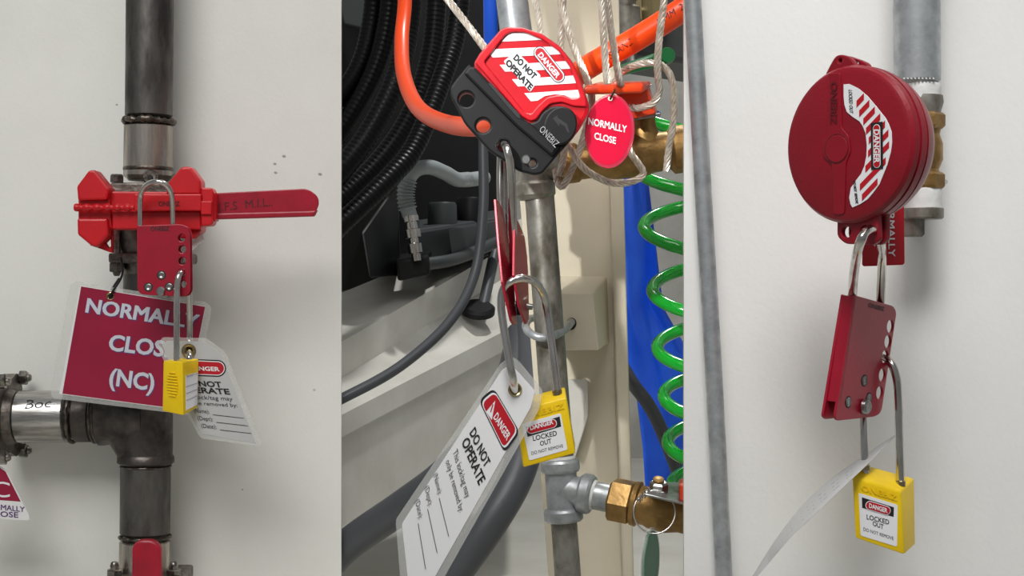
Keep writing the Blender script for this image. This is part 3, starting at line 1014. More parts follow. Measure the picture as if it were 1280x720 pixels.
def clip(poly, clipper):
    """Sutherland-Hodgman against a convex clipper given anticlockwise"""
    o = poly
    for i in range(len(clipper)):
        a, b = clipper[i], clipper[(i + 1) % len(clipper)]
        n, o = o, []
        for j in range(len(n)):
            p, q = n[j - 1], n[j]
            sp = (b[0] - a[0]) * (p[1] - a[1]) - (b[1] - a[1]) * (p[0] - a[0])
            sq = (b[0] - a[0]) * (q[1] - a[1]) - (b[1] - a[1]) * (q[0] - a[0])
            if (sp >= 0) != (sq >= 0):
                t = sp / (sp - sq)
                o.append((p[0] + (q[0] - p[0]) * t, p[1] + (q[1] - p[1]) * t))
            if sq >= 0:
                o.append(q)
        if not o:
            break
    return o


# inner edge and outer edge of the striped field as functions of y, from the label outline inset
rows = [(113, 1073, 1077), (120, 1072, 1083), (135, 1071, 1095.5), (150, 1077, 1106.5), (160, 1082, 1110.5), (178, 1086.5, 1113), (195, 1086, 1110.5), (205, 1083.5, 1107.5), (217, 1080, 1103), (230, 1076, 1097.5), (240, 1076, 1091), (251, 1078, 1080)]


def lab_x(y):
    for (y0, a0, b0), (y1, a1, b1) in zip(rows, rows[1:]):
        if y0 <= y <= y1:
            t = (y - y0) / (y1 - y0)
            return a0 + (a1 - a0) * t, b0 + (b1 - b0) * t
    return None


def stripes():
    """each stripe is a strip of small quads between the field's two edges, slanting up to the right"""
    for k in range(13):
        c = 104 + 15.5 * k           # y where the stripe meets x = 1060
        cells = []
        for i in range(56):
            x0, x1 = 1068 + i * 0.85, 1068 + (i + 1) * 0.85
            ok = True
            q = []
            for xx in (x0, x1):
                ym = c + 30 - (xx - 1068) * 1.05
                q.append((xx, ym))
            ym = (q[0][1] + q[1][1]) / 2
            ed = lab_x(min(max(ym + 3, 113.1), 250.9)); ed2 = lab_x(min(max(ym - 3, 113.1), 250.9))
            if ym < 112 or ym > 252:
                continue
            if x0 < max(ed[0], ed2[0]) - 0.5 or x1 > min(ed[1], ed2[1]) + 0.5:
                continue
            cells.append((q[0], q[1]))
        if len(cells) < 2:
            continue
        vs, fs = [], []
        for a, b in cells:
            n = len(vs)
            for (xx, yy) in ((a[0], a[1] - 4.3), (b[0], b[1] - 4.3), (b[0], b[1] + 4.3), (a[0], a[1] + 4.3)):
                vs.append(FPn.hit(xx, yy) + FPn.n * 0.0007)
            fs.append((n, n + 1, n + 2, n + 3))
        mk('red_stripe', vs, fs, M['redi'], gk, 0)


stripes()
plate('danger_box', FPn, [(1089.5, 154), (1104.5, 152), (1105, 211), (1090, 212.5)], 0, M['black'], gk, front=0.0009)
capsule(FPn, (1097, 161), (1097.5, 204.5), 5.6, M['white'], gk, 'danger_border', 0.0011)
capsule(FPn, (1097, 161), (1097.5, 204.5), 4.7, M['redi'], gk, 'danger_panel', 0.0013)
text(FPn, 'DANGER', (1094.2, 162), (1094.6, 204), (1100.6, 162), M['white'], gk, 0.03, 0.0015)
text(FPn, 'LOCKED OUT', (1061.5, 112), (1062.8, 141), (1065.8, 113), M['black'], gk, 0.02, 0.0007)
text(FPn, 'DO NOT  REMOVE', (1067, 226), (1070.5, 254.5), (1070.2, 226), M['black'], gk, 0.04, 0.0007)

# red hanging tag behind it
R3 = Pl(P(1104, 296, 1.112), (0.1, -1, 0.05))
r3 = thing('valve_tag', 'small red rectangular NORMALLY CLOSE tag hanging behind the round red lockout', 'tag', P(1104, 332, 1.112))
plate('tag_plate', R3, [(1079, 236), (1130, 232), (1131, 331), (1078, 333)], 0.0012, M['redi'], r3, bevel=0.0003, r=4)
text(R3, 'NORMALLY', (1109, 242), (1110.5, 321), (1117, 242), M['white'], r3, 0.015, 0.0006)
text(R3, 'CLOSE', (1092, 258), (1092.5, 308), (1100, 258), M['white'], r3, 0.015, 0.0006)
tag(tube('tag_string', [P(1104, 240, 1.110), P(1118, 200, 1.118), P(1128, 175, 1.128), P(1140, 172, 1.132)], 0.0007, M['tape'], None, 8), 'thin string holding the red rectangular tag to the gate valve', 'string')

# right hasp, turned away
hasp_r = thing('lockout_hasp', 'crimson lockout hasp below the round lockout, turned to show its folded spine', 'hasp', P(1060, 526, 1.07), 'lockout hasps')
RA = plane3(P(1069, 369, 1.075), P(1119, 386, 1.118), P(1047, 524, 1.066))
holes_r = [(1113, 408), (1110, 427), (1106.5, 446), (1103, 469), (1099.7, 491)]
out_r = [(1069, 369), (1117, 382.5), (1121, 390), (1102, 516), (1094, 521), (1047, 526), (1044, 522)]
rh = R(8.2, 1.11)
plate('front_plate', RA, out_r, 0.002, M['hasp'], hasp_r, holes=[circ(RA, x, y, 0, r=rh) for x, y in holes_r], bevel=0.0005, r=[1, 7, 7, 9, 9, 5, 5])
RB_ = RA.off(-0.009)
plate('back_plate', RB_, rnd([RA.loc(*p) for p in out_r], [R(q, 1.07) for q in (1, 7, 7, 9, 9, 5, 5)]), 0.002, M['hasp'], hasp_r, holes=[circ(RA, x, y, 0, r=rh) for x, y in holes_r], bevel=0.0005, loc=True)
a_, b_ = RA.hit(1069.5, 370), RA.hit(1049.5, 503)
sl = (P(1053.7, 366, 1.075) - P(1069, 369, 1.075))
bk = RA.n * -0.0105
hexa('spine', [a_ + RA.e1 * 0.0015, a_ + bk + RA.e1 * 0.0015, b_ + bk + RA.e1 * 0.0015, b_ + RA.e1 * 0.0015, a_ - RA.e1 * 0.0008, a_ + bk - RA.e1 * 0.0008, b_ + bk - RA.e1 * 0.0008, b_ - RA.e1 * 0.0008], M['hasp'], hasp_r, 0.0006)
screw_holes(RA, [(1080.3, 475.7), (1060.3, 502.5), (1086, 498)], M['zinc'], hasp_r, R(6.2, 1.08))
x, y = RA.loc(1079, 508)
lathe('rivet', RA.w(x, y, -0.010), RA.n, [(0, R(6, 1.08)), (0.010, R(6, 1.08)), (0.011, R(9.5, 1.08)), (0.0135, R(9, 1.08)), (0.0145, R(7, 1.08))], M['zinc'], hasp_r, 24)
text(RA, 'ONEBIZ', (1085, 383.6), (1104.8, 389), (1085.8, 378.6), M['black'], hasp_r, 0.02)
tube('shackle', [P(1065, 420, 1.084), P(1065.5, 372, 1.082), P(1067, 345, 1.058), P(1071, 318, 1.026), P(1076, 301, 1.012), P(1081, 291, 1.014), P(1088, 287, 1.021), P(1094, 289, 1.030), P(1099, 296, 1.048), P(1102, 308, 1.072), P(1102.5, 325, 1.096), P(1100.5, 376, 1.113), P(1098, 430, 1.119)], R(5.8, 1.075), M['chrome'], hasp_r, 18, 10)

# right padlock
c_f = [P(1065, 596, 1.098), P(1126, 615, 1.104), P(1130.5, 694, 1.104), P(1069, 673, 1.098)]
c_b = [P(1079, 580, 1.120), P(1143, 597.5, 1.126), P(1144.5, 681, 1.126), P(1082, 660, 1.120)]
lA, lB = P(1081, 584, 1.112), P(1125.5, 604, 1.114)
pr_ = padlock('yellow padlock labelled LOCKED OUT hanging from the right hasp', P(1130, 694, 1.11), c_f, c_b,
              [lA + dnv, lA, P(1080, 550, 1.114), P(1079, 500, 1.120), P(1081, 465, 1.126), P(1090, 448, 1.128), P(1102, 445.5, 1.120), P(1113, 453, 1.112), P(1120, 470, 1.109), P(1122.5, 495, 1.110), P(1124.5, 560, 1.112), lB, lB + dnv], R(5.2, 1.11))
for q in (lA, lB):
    lathe('shackle_collar', q + V((0, 0, -0.002)), V((0, 0, 1)), [(0, R(6.6, 1.11)), (R(6, 1.11), R(6.6, 1.11)), (R(7.5, 1.11), R(5.4, 1.11))], M['eyelet'], pr_, 20)
RF = plane3(c_f[0], c_f[1], c_f[3])


def lock_label(pl, q, header, texts, parent, cap_a, cap_b, capr):
    lb = plate('label', pl, q, 0.0004, M['white'], parent, bevel=0.0001, r=2.5, front=0.0004)
    plate('danger_box', pl, header, 0, M['black'], lb, front=0.0006)
    capsule(pl, cap_a, cap_b, capr, M['white'], lb, 'danger_border', 0.0008)
    capsule(pl, cap_a, cap_b, capr * 0.84, M['redi'], lb, 'danger_panel', 0.0010)
    for s, bl, br, tl, m, b in texts:
        text(pl, s, bl, br, tl, M[m], lb, b, 0.0012 if m == 'white' else 0.0006)


lock_label(RF, [(1073, 616), (1122, 631), (1121, 683.5), (1075.5, 669.5)], [(1077, 621.5), (1117, 634), (1116.5, 646), (1077.3, 634.5)],
           [('DANGER', (1085.5, 634.2), (1108.5, 641), (1085.5, 628.8), 'white', 0.03), ('LOCKED', (1083, 648.6), (1111, 655.6), (1083, 642.8), 'black', 0.012),
            ('OUT', (1090.5, 656.6), (1104, 661.4), (1090.5, 651), 'black', 0.012), ('DO NOT REMOVE', (1079, 663), (1116.5, 675), (1079, 659), 'black', 0.0)],
           pr_, (1086.5, 631.5), (1107.5, 638), 5.6)
text(RF, 'ONEBIZ', (1076, 612.5), (1121, 625.5), (1076, 605.5), M['yel'], pr_, 0.02, 0.0008, 'moulded_lettering')

# edge-on tag
up_e = [(1118, 544.5, 1.135), (1100, 556, 1.128), (1080, 570, 1.118), (1045, 594, 1.105), (1012, 622, 1.095), (985, 653, 1.085), (963, 684, 1.075), (941, 720, 1.07)]
lo_e = [(1118, 547, 1.130), (1102, 562, 1.118), (1083, 582, 1.100), (1050, 613, 1.070), (1020, 642, 1.050), (992, 668, 1.040), (967, 697, 1.035), (944, 724, 1.035)]
U, Lw = [P(*q) for q in up_e], [P(*q) for q in lo_e]
U, Lw = spline(U, 4), spline(Lw, 4)
vs, fs = [], []
off = V((0.0004, 0.0, 0.0005))
n_ = len(U)
for a, b in zip(U, Lw):
    vs += [a + off, b + off, b - off, a - off]
for i in range(n_ - 1):
    for k in range(4):
        fs.append((i * 4 + k, i * 4 + (k + 1) % 4, i * 4 + 4 + (k + 1) % 4, i * 4 + 4 + k))
fs += [(0, 1, 2, 3), tuple((n_ - 1) * 4 + k for k in range(4))]
et = thing('lockout_tag', 'white laminated tag seen edge-on, threaded on the right padlock shackle', 'tag', U[-1], 'laminated danger tags')
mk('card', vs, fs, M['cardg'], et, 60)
for j in range(3):
    vs, fs = [], []
    for i in range(10, 24):
        a, b = U[i], Lw[i]
        c = a.lerp(b, 0.3 + 0.2 * j)
        d = a.lerp(b, 0.34 + 0.2 * j)
        vs += [c - off * 1.3, d - off * 1.3, c + off * 1.3, d + off * 1.3]
    for i in range(0, 13, 2):
        fs.append((i * 4, i * 4 + 1, i * 4 + 5, i * 4 + 4))
        fs.append((i * 4 + 2, i * 4 + 3, i * 4 + 7, i * 4 + 6))
    mk('printed_line', vs, fs, M['grey'], et, 0)

# =================================================================== MIDDLE BAY
YM = 1.33
# column with bracket
cl = thing('steel_column', 'cream painted steel column standing behind the galvanised pipe in the middle bay', 'column', P(740, 760, 1.45))


def px8(f, Yf, Yb):
    return [P(x, y, Yf) for x, y in f] + [P(x, y, Yf) + D * (Yb - Yf) for x, y in f]


hexa('web_plate', px8([(622, -120), (752, -120), (782, 780), (690, 780)], 1.45, 1.458), M['cream'], cl, 0.001)
hexa('flange', px8([(751, -120), (771, -120), (794, 780), (780, 780)], 1.435, 1.52), M['cream'], cl, 0.002)
hexa('base_plate', [P(670, 770, 1.44), P(800, 770, 1.44), P(800, 1060, 1.44), P(670, 1060, 1.44)] + [q + V((0, 0.1, 0)) for q in (P(670, 770, 1.44), P(800, 770, 1.44), P(800, 1060, 1.44), P(670, 1060, 1.44))], M['cream'], cl, 0.002)
hexa('bracket', [P(690, 367, 1.385), P(741, 367, 1.385), P(749, 438, 1.385), P(693, 438, 1.385), P(690, 344, 1.452), P(759, 345, 1.452), P(762, 430, 1.452), P(693, 430, 1.452)], M['cream'], cl, 0.002)
hexa('lit_patch_plate', px8([(690, 474), (734, 474), (735.5, 520), (719, 572), (690, 572)], 1.43, 1.45)[:4] + [P(690, 474, 1.45), P(734, 474, 1.45), P(735.5, 520, 1.45), P(719, 572, 1.45)], M['skid'], cl, 0.001)  # bright lit patch behind the padlock, put in as a white plate

gp2 = thing('galvanised_pipe', 'upright galvanised pipe with threaded tees in front of the cream column', 'pipe', P(710, 760, YM))
def tk(a, b, r, name='pipe', m='galvd', seg=36):
    return rod(name, P(*a, YM), P(*b, YM), R(r, YM), M[m], gp2, seg)
tk((630, -80), (664, 190), 20, m='galv')
axu = (P(642, 0, YM) - P(667, 190, YM)).normalized()
axd = (P(700, 600, YM) - P(675, 240, YM)).normalized()
lathe('tee_fitting', P(664, 168, YM), axd, [(0, R(22, YM)), (R(3, YM), R(25, YM)), (R(14, YM), R(25, YM)), (R(18, YM), R(22, YM)), (R(58, YM), R(21, YM)), (R(60, YM), R(24, YM)), (R(63, YM), R(25.5, YM)), (R(76, YM), R(25.5, YM)), (R(79, YM), R(23, YM)), (R(82, YM), R(19, YM))], M['galvd'], gp2, 36, 24)
lathe('tee_branch', P(668, 208, YM), P(760, 198, YM) - P(668, 208, YM), [(0, R(20, YM)), (R(24, YM), R(20, YM)), (R(30, YM), R(24, YM)), (R(38, YM), R(24, YM))], M['galvd'], gp2, 32)
tk((674, 240), (700, 590), 18.5)
lathe('tee_fitting', P(699.5, 573, YM), axd, [(0, R(19, YM)), (R(2, YM), R(23, YM)), (R(5, YM), R(24.5, YM)), (R(14, YM), R(24.5, YM)), (R(17, YM), R(23, YM)), (R(18, YM), R(20, YM)), (R(62, YM), R(20, YM)), (R(63, YM), R(23, YM)), (R(66, YM), R(24.5, YM)), (R(76, YM), R(24.5, YM)), (R(79, YM), R(22, YM)), (R(80, YM), R(17, YM))], M['galv'], gp2, 36, 24)
bdir = (P(855, 642, YM - 0.03) - P(703, 611, YM)).normalized()
lathe('tee_branch', P(703, 611, YM), bdir, [(0, R(19, YM)), (R(22, YM), R(19, YM)), (R(23, YM), R(23, YM)), (R(26, YM), R(25, YM)), (R(36, YM), R(25, YM)), (R(39, YM), R(23, YM)), (R(40, YM), R(19, YM))], M['galv'], gp2, 32, 24)
lathe('thread_tape', P(703, 611, YM) + bdir * R(38, YM), bdir, [(0, R(20, YM)), (R(5, YM), R(18, YM))], M['tape'], gp2, 28)
lathe('thread_tape', P(699, 570, YM), axd, [(0, R(19.2, YM)), (R(5, YM), R(20, YM))], M['tape'], gp2, 28)
lathe('nipple', P(703, 611, YM) + bdir * R(36, YM), bdir, [(0, R(17.5, YM)), (R(34, YM), R(17.5, YM))], M['galv'], gp2, 28)
tk((704, 640), (720, 860), 16.5)
ub = tube('u_bolt', [P(716, 401, 1.40), P(713, 404, 1.375), P(706, 412, 1.335), P(692, 420, 1.312), P(676, 422, 1.305), P(662, 416, 1.312), P(657, 407, 1.332), P(662, 399, 1.352), P(676, 396, 1.39)], R(5, 1.33), M['galv'], None, 14)
bhp = Pl(P(714, 405, 1.3845), (0, -1, 0))
plate('bolt_hole', bhp, oval(714, 405, 6.5, 8, 0.3, 20), 0, M['black'], cl, front=0.0004)
tag(ub, 'grey steel U-bolt clamping the galvanised pipe to the cream bracket', 'bolt')

# lower brass ball valve
LB = P(703, 611, YM) + bdir * R(62, YM)
v3 = thing('ball_valve', 'brass ball valve on the lower tee with small grey lever, cut by the right panel', 'valve', P(820, 670, 1.31))
lathe('hex_end', LB, bdir, [(0, R(24, YM)), (R(3, YM), R(28, YM)), (R(27, YM), R(28, YM)), (R(30, YM), R(25, YM))], M['brass'], v3, 6, 20, 0.35)
lathe('valve_body', LB + bdir * R(30, YM), bdir, [(0, R(27, YM)), (R(6, YM), R(28, YM)), (R(8, YM), R(24, YM)), (R(16, YM), R(24, YM)), (R(24, YM), R(27, YM)), (R(44, YM), R(28, YM)), (R(60, YM), R(24, YM)), (R(90, YM), R(26, YM))], M['brass'], v3, 36)
lathe('stem_nut', P(823, 613, 1.285), V((0.05, -0.35, 1)), [(0, R(12, 1.3)), (R(10, 1.3), R(11.5, 1.3)), (R(12, 1.3), R(9, 1.3))], M['zinc'], v3, 6, 20)
lathe('stem_tip', P(823, 602, 1.283), V((0.05, -0.5, 1)), [(0, R(7, 1.3)), (R(4, 1.3), R(7, 1.3)), (R(5, 1.3), R(5, 1.3))], M['brass'], v3, 18)
hexa('lever', [P(806, 615, 1.27), P(850, 627, 1.27), P(875, 632, 1.27), P(875, 634, 1.27), P(806, 604, 1.33), P(850, 606, 1.33), P(875, 608, 1.33), P(875, 610, 1.33)][:0] + [P(806, 617, 1.262), P(870, 632, 1.262), P(870, 635, 1.262), P(806, 620, 1.262), P(814, 602, 1.325), P(870, 603, 1.325), P(870, 606, 1.325), P(814, 605, 1.325)], M['zinc'], v3, 0.0006)
hexa('lever_grip', [P(849, 604, 1.268), P(890, 606, 1.268), P(890, 636, 1.268), P(849, 628, 1.268), P(849, 598, 1.33), P(890, 600, 1.33), P(890, 622, 1.33), P(849, 616, 1.33)], M['orangep'], v3, 0.002)
rg = tube('wire_ring', [P(818 + 26 * math.cos(2 * PI * i / 20), 640 + 27 * math.sin(2 * PI * i / 20), 1.272 - 0.006 * math.sin(2 * PI * i / 20)) for i in range(20)], R(1.1, 1.27), M['chrome'], None, 8, 4, True)
tag(rg, 'thin wire ring hooked round the lower brass valve', 'ring')
coil = [P(803 - 6 + i * 0.62 + 0, 626 - i * 0.55, 1.272) + V((0, R(4, 1.27) * math.cos(i * 1.2), R(4, 1.27) * math.sin(i * 1.2))) for i in range(26)]
tag(tube('wire_spring', coil, R(1.2, 1.27), M['chrome'], None, 6, 3), 'tight wire coil on the ring round the lower brass valve', 'wire')
gt = thing('valve_tag', 'dark green oval tag seen nearly edge-on, hanging from the wire ring', 'tag', P(817, 740, 1.27))
GP = plane3(P(806, 700, 1.262), P(826, 702, 1.30), P(804, 760, 1.262))
gx, gy = GP.loc(815, 704)
ov = lambda a, b: [(gx + a * math.cos(2 * PI * i / 36), gy + b * math.sin(2 * PI * i / 36)) for i in range(36)]
plate('tag_rim', GP, ov(0.021, 0.0285), 0.0028, M['clear'], gt, bevel=0.0004, loc=True)
plate('tag_plate', GP, ov(0.0185, 0.026), 0.0030, M['gtag'], gt, bevel=0.0003, loc=True, front=0.0002)

# upper brass valve
YB = 1.315
bx = (P(870, 184, YB) - P(700, 206, YB)).normalized()
v4 = thing('ball_valve', 'brass ball valve with orange lever, wrapped in wire rope beside the cable lockout', 'valve', P(790, 225, YB))
lathe('valve_body', P(699, 206, YB), bx, [(0, R(22, YB)), (R(3, YB), R(25, YB)), (R(22, YB), R(25, YB)), (R(26, YB), R(22, YB)), (R(44, YB), R(22, YB)), (R(66, YB), R(27, YB)), (R(100, YB), R(29, YB)), (R(118, YB), R(25, YB)), (R(138, YB), R(24, YB)), (R(143, YB), R(30, YB)), (R(175, YB), R(30, YB)), (R(178, YB), R(26, YB))], M['brass'], v4, 40)
lathe('stem_boss', P(806, 186, YB), V((-0.05, -0.1, 1)), [(0, R(26, YB)), (R(14, YB), R(20, YB)), (R(30, YB), R(15, YB)), (R(44, YB), R(14, YB))], M['brass'], v4, 28)
hexa('lever', [P(728, 107, 1.235), P(805, 103, 1.245), P(805, 117, 1.245), P(729, 119, 1.235), P(745, 102, 1.285), P(815, 101, 1.30), P(815, 110, 1.30), P(746, 112, 1.285)], M['orangep'], v4, 0.0035, 3)
hexa('lever_heel', [P(766, 112, 1.275), P(808, 103, 1.275), P(820, 142, 1.275), P(792, 149, 1.275), P(768, 112, 1.305), P(811, 105, 1.305), P(823, 142, 1.305), P(794, 149, 1.305)], M['orangep'], v4, 0.002)
hexa('stop_tab', [P(790, 147, 1.28), P(826, 141, 1.28), P(826, 145, 1.28), P(790, 151, 1.28)] + [P(790, 147, 1.30), P(826, 141, 1.30), P(826, 145, 1.30), P(790, 151, 1.30)], M['zinc'], v4, 0.0005)

# oval tag
OV = Pl(P(762, 164, 1.215), (0.12, -1, 0.0))
ot = thing('valve_tag', 'pinkish red oval tag reading NORMALLY CLOSE under the orange lever', 'tag', P(762, 210, 1.215))


hole = [circ(OV, 763, 123, 3.2)]
plate('tag_rim', OV, oval(762.3, 164, 31, 46.5, 0.07), 0.0022, M['clearr'], ot, holes=hole, bevel=0.0005)
plate('tag_plate', OV, oval(761, 163, 28.5, 43.5, 0.07), 0.0024, M['oval'], ot, holes=hole, bevel=0.0004, front=0.0002)
text(OV, 'NORMALLY', (735, 155.5), (783, 166), (735.5, 147), M['white'], ot, 0.025, 0.0006)
text(OV, 'CLOSE', (742.5, 173.5), (769.5, 180), (743, 165.5), M['white'], ot, 0.025, 0.0006)
tag(tube('tag_string', [P(763, 124, 1.213), P(765, 119, 1.211), P(768, 114, 1.22), P(768, 112, 1.235)], 0.0008, M['blackp'], None, 8), 'short dark loop holding the red oval tag to the orange lever', 'string')

# cable lockout
CL = Pl(P(650, 125, 1.20), (0, -1, 0))
ck = thing('cable_lockout', 'red and black cable lockout with striped DANGER label in the middle bay', 'lockout', P(650, 218, 1.20))
red_out = [(592, 79), (599, 67), (626, 36), (633, 33), (652, 33.5), (677, 41), (700, 57), (717, 78), (727.4, 102.6), (734, 122), (737, 132), (735.5, 143), (722, 165), (690, 190), (640, 160), (600, 100)]
plate('red_body', CL, red_out, 0.016, M['redl'], ck, bevel=0.003, r=4)
# raised rim of the body round the label recess
rim_in = [(605, 78), (632, 44), (640, 40.5), (656, 41), (678, 50), (698, 64), (712, 84), (720, 104), (725, 122), (715, 124), (700, 119), (684, 122), (672, 133), (664, 143), (655, 140)]
rim_out = [(594, 79), (600, 69), (627, 37.5), (634, 34.5), (652, 35), (676, 42.5), (699, 58.5), (715.5, 79), (725.5, 103), (732, 123), (733, 134), (716, 133), (702, 128), (688, 130), (678, 139), (670, 150), (662, 152), (652, 146)]
plate('body_rim', CL, rim_out, 0.004, M['redl'], ck, holes=[rnd([CL.loc(*p) for p in rim_in], 0.002)], bevel=0.0009, r=3, front=0.003)
jaw = [(586, 80.4), (572, 97), (563, 109), (563.5, 121), (580.6, 154), (612, 189), (649, 214), (669, 218.8), (678, 216.6), (694.6, 196.6), (720, 168), (721.5, 154), (714.5, 138), (703, 132), (689, 132.5), (677.5, 141), (672, 151), (663, 154), (653, 148), (640.5, 132.5)]
JP = CL.off(0.005)
hs = [circ(JP, 583, 124, 9.5), circ(JP, 604, 157, 9), circ(JP, 629.5, 182, 7.5), circ(JP, 665.5, 204, 5)]
plate('black_jaw', JP, jaw, 0.008, M['blackp'], ck, holes=hs, bevel=0.0015, r=[2, 5, 4, 4, 5, 5, 5, 4, 3, 5, 6, 6, 6, 6, 6, 4, 4, 3, 4, 4])
plate('rear_jaw', CL.off(-0.010), [(575, 100), (566, 110), (566.5, 121), (583, 153), (613, 187), (650, 211), (668, 215), (690, 190), (650, 150), (592, 82)], 0.006, M['redl'], ck, holes=[circ(CL, 583, 124, 9.5), circ(CL, 604, 157, 9), circ(CL, 629.5, 182, 7.5), circ(CL, 665.5, 204, 5)], bevel=0.001, r=4)
plate('jaw_ridge', CL.off(0.0085), [(586.5, 82), (594, 84), (655, 148), (700, 183), (690, 196), (645, 158), (580, 92)], 0.006, M['blackp'], ck, bevel=0.002, r=3)
plate('jaw_slot', CL.off(0.0092), [(610, 105), (613, 103), (650, 143), (651, 149), (646, 147)], 0.001, M['black'], ck, bevel=0.0003)
bc = oval(700.5, 157, 20.5, 24.5, 0.35)
plate('thumb_boss', CL.off(0.0105), bc, 0.006, M['blackp'], ck, bevel=0.0012)
plate('boss_arrow', CL.off(0.0106), [(691, 148), (697, 144), (697, 147), (709, 155), (712, 166), (709, 165), (706, 158), (699, 154), (699, 158)], 0.0005, M['black'], ck, bevel=0.0001)
text(CL.off(0.0106), 'ONEBIZ', (673.5, 163), (694, 185), (679, 156.5), M['grey'], ck, 0.0, 0.0004)
x, y = JP.loc(657.5, 199.5)
lathe('rivet', JP.w(x, y, -0.001), JP.n, [(0, R(6, 1.2)), (0.002, R(6, 1.2)), (0.003, R(4.5, 1.2))], M['zinc'], ck, 24)
z0 = lambda pts: [(600 + a / 6.54, 20 + b / 6.54) for a, b in pts]
for s in (((235, 150), (260, 142), (360, 140), (440, 160), (515, 195), (175, 210)), ((90, 290), (110, 272), (600, 250), (640, 280), (672, 312), (105, 340), (88, 322)), ((160, 400), (725, 368), (762, 430), (205, 455)), ((262, 518), (800, 485), (812, 548), (310, 577)), ((362, 632), (832, 602), (838, 665), (745, 672), (690, 648), (610, 640), (530, 655), (470, 692), (415, 697))):
    plate('white_stripe', CL, z0(s), 0, M['white'], ck, front=0.0004)
plate('text_panel', CL, z0([(190, 370), (300, 292), (500, 490), (410, 625)]), 0, M['white'], ck, front=0.0006, r=3)
Z = lambda a, b: (600 + a / 6.54, 20 + b / 6.54)
text(CL, 'DO NOT', Z(270, 348), Z(437, 522), Z(300, 312), M['black'], ck, 0.05, 0.0009)
text(CL, 'OPERATE', Z(205, 388), Z(408, 612), Z(233, 350), M['black'], ck, 0.05, 0.0009)
capsule(CL, Z(490, 302), Z(640, 492), 8.2, M['black'], ck, 'danger_border', 0.0009)
capsule(CL, Z(490, 302), Z(640, 492), 7.3, M['white'], ck, 'danger_border', 0.0011)
capsule(CL, Z(490, 302), Z(640, 492), 5.9, M['redi'], ck, 'danger_panel', 0.0013)
text(CL, 'DANGER', Z(470, 322), Z(627, 512), Z(502, 296), M['white'], ck, 0.03, 0.0015)

# wire ropes
rc = R(4.9, 1.25)
CABS = [
    ('wire rope slanting in from upper left to the corner of the cable lockout', [(540, -25, 1.23), (560, 0, 1.225), (585, 32, 1.215), (606, 60, 1.207), (612, 68, 1.207)]),
    ('wire rope dropping behind the top of the lockout, nearest the pipe', [(662, -30, 1.27), (669, 0, 1.265), (674, 25, 1.255), (682, 70, 1.245), (694, 130, 1.245)]),
    ('wire rope crossing diagonally behind the lockout and down to its right corner', [(690, -35, 1.26), (700, 0, 1.255), (716, 55, 1.25), (731, 92, 1.245), (740, 125, 1.25), (733, 158, 1.262), (722, 195, 1.268), (706, 230, 1.27), (699, 231, 1.275), (694, 212, 1.28)]),
    ('short wire rope hanging straight behind the diagonal rope', [(708, -30, 1.275), (704, 0, 1.27), (702, 30, 1.265), (701, 75, 1.262), (704, 120, 1.262), (706, 180, 1.27), (700, 220, 1.275)]),
    ('left rope of the close pair hanging over the orange lever', [(750, -35, 1.225), (752, 0, 1.222), (755, 50, 1.22), (759, 105, 1.222)]),
    ('right rope of the close pair hanging over the orange lever', [(752, -35, 1.24), (759, 0, 1.238), (765, 45, 1.235), (774, 98, 1.238), (778, 110, 1.25)]),
    ('wire rope hanging over the orange hose and hooking left round the lever heel', [(833, -35, 1.235), (830, 0, 1.235), (825, 40, 1.233), (822, 78, 1.235), (823, 100, 1.24), (824, 114, 1.245), (816, 129, 1.25), (798, 135, 1.256), (788, 134, 1.262)]),
    ('wire rope arching over the brass valve and down its right end', [(768, 103, 1.265), (780, 88, 1.258), (806, 79, 1.245), (829, 83, 1.242), (841, 105, 1.245), (842, 150, 1.252), (836, 185, 1.262), (833, 214, 1.266)]),
    ('wire rope sagging in a loop under the brass valve', [(708, 180, 1.255), (732, 212, 1.262), (766, 229, 1.268), (793, 226, 1.272), (804, 217, 1.274), (797, 203, 1.272), (788, 190, 1.272), (784, 170, 1.275)]),
]
for lab, pts in CABS:
    tag(rope('wire_rope', [P(*q) for q in pts], rc, M['cable']), lab, 'cable', 'wire ropes round the brass valve')

# middle hasp, seen edge-on
hm = thing('lockout_hasp', 'crimson scissor hasp seen edge-on, hanging below the black jaw of the cable lockout', 'hasp', P(650, 405, 1.215), 'lockout hasps')
dv = V((P(640, 400, 1.2) - P(622, 255, 1.2)))
MP = plane3(P(622, 260, 1.195), P(638, 280, 1.235), P(640, 402, 1.195))
plate('plate', MP, [(620, 249), (624, 252), (632, 268), (638, 284), (641, 320), (642, 348), (646.5, 404), (643, 406), (640, 401), (629, 352), (624, 300)], 0.002, M['hasp'], hm, bevel=0.0004)
MP2 = plane3(P(645, 290, 1.20), P(659, 300, 1.235), P(655, 400, 1.20))
plate('plate', MP2, [(644, 274), (648, 276), (656, 296), (659, 320), (660.5, 344), (661.5, 399), (658, 405), (650, 384), (643, 344)], 0.002, M['hasp'], hm, bevel=0.0004)
hexa('spine', [P(642, 330, 1.212), P(645, 330, 1.212), P(652, 394, 1.212), P(646, 394, 1.212)] + [P(642, 330, 1.25), P(645, 330, 1.25), P(652, 394, 1.25), P(646, 394, 1.25)], M['blackp'], hm, 0.0004)
tube('rivet', [P(632, 378, 1.215), P(666, 384, 1.215)], R(4, 1.21), M['zinc'], hm, 12)
tube('shackle', [P(642, 330, 1.212), P(641, 275, 1.198), P(639, 215, 1.186), P(635, 190, 1.182), P(630.5, 181, 1.19), P(627.5, 184, 1.208), P(626, 197, 1.217), P(626, 251, 1.217), P(630, 320, 1.22)], R(5.2, 1.2), M['chrome'], hm, 16, 10)
tube('locking_pin', [P(633, 200, 1.222), P(634, 260, 1.222), P(637, 330, 1.222)], R(3.2, 1.2), M['chrome'], hm, 12)

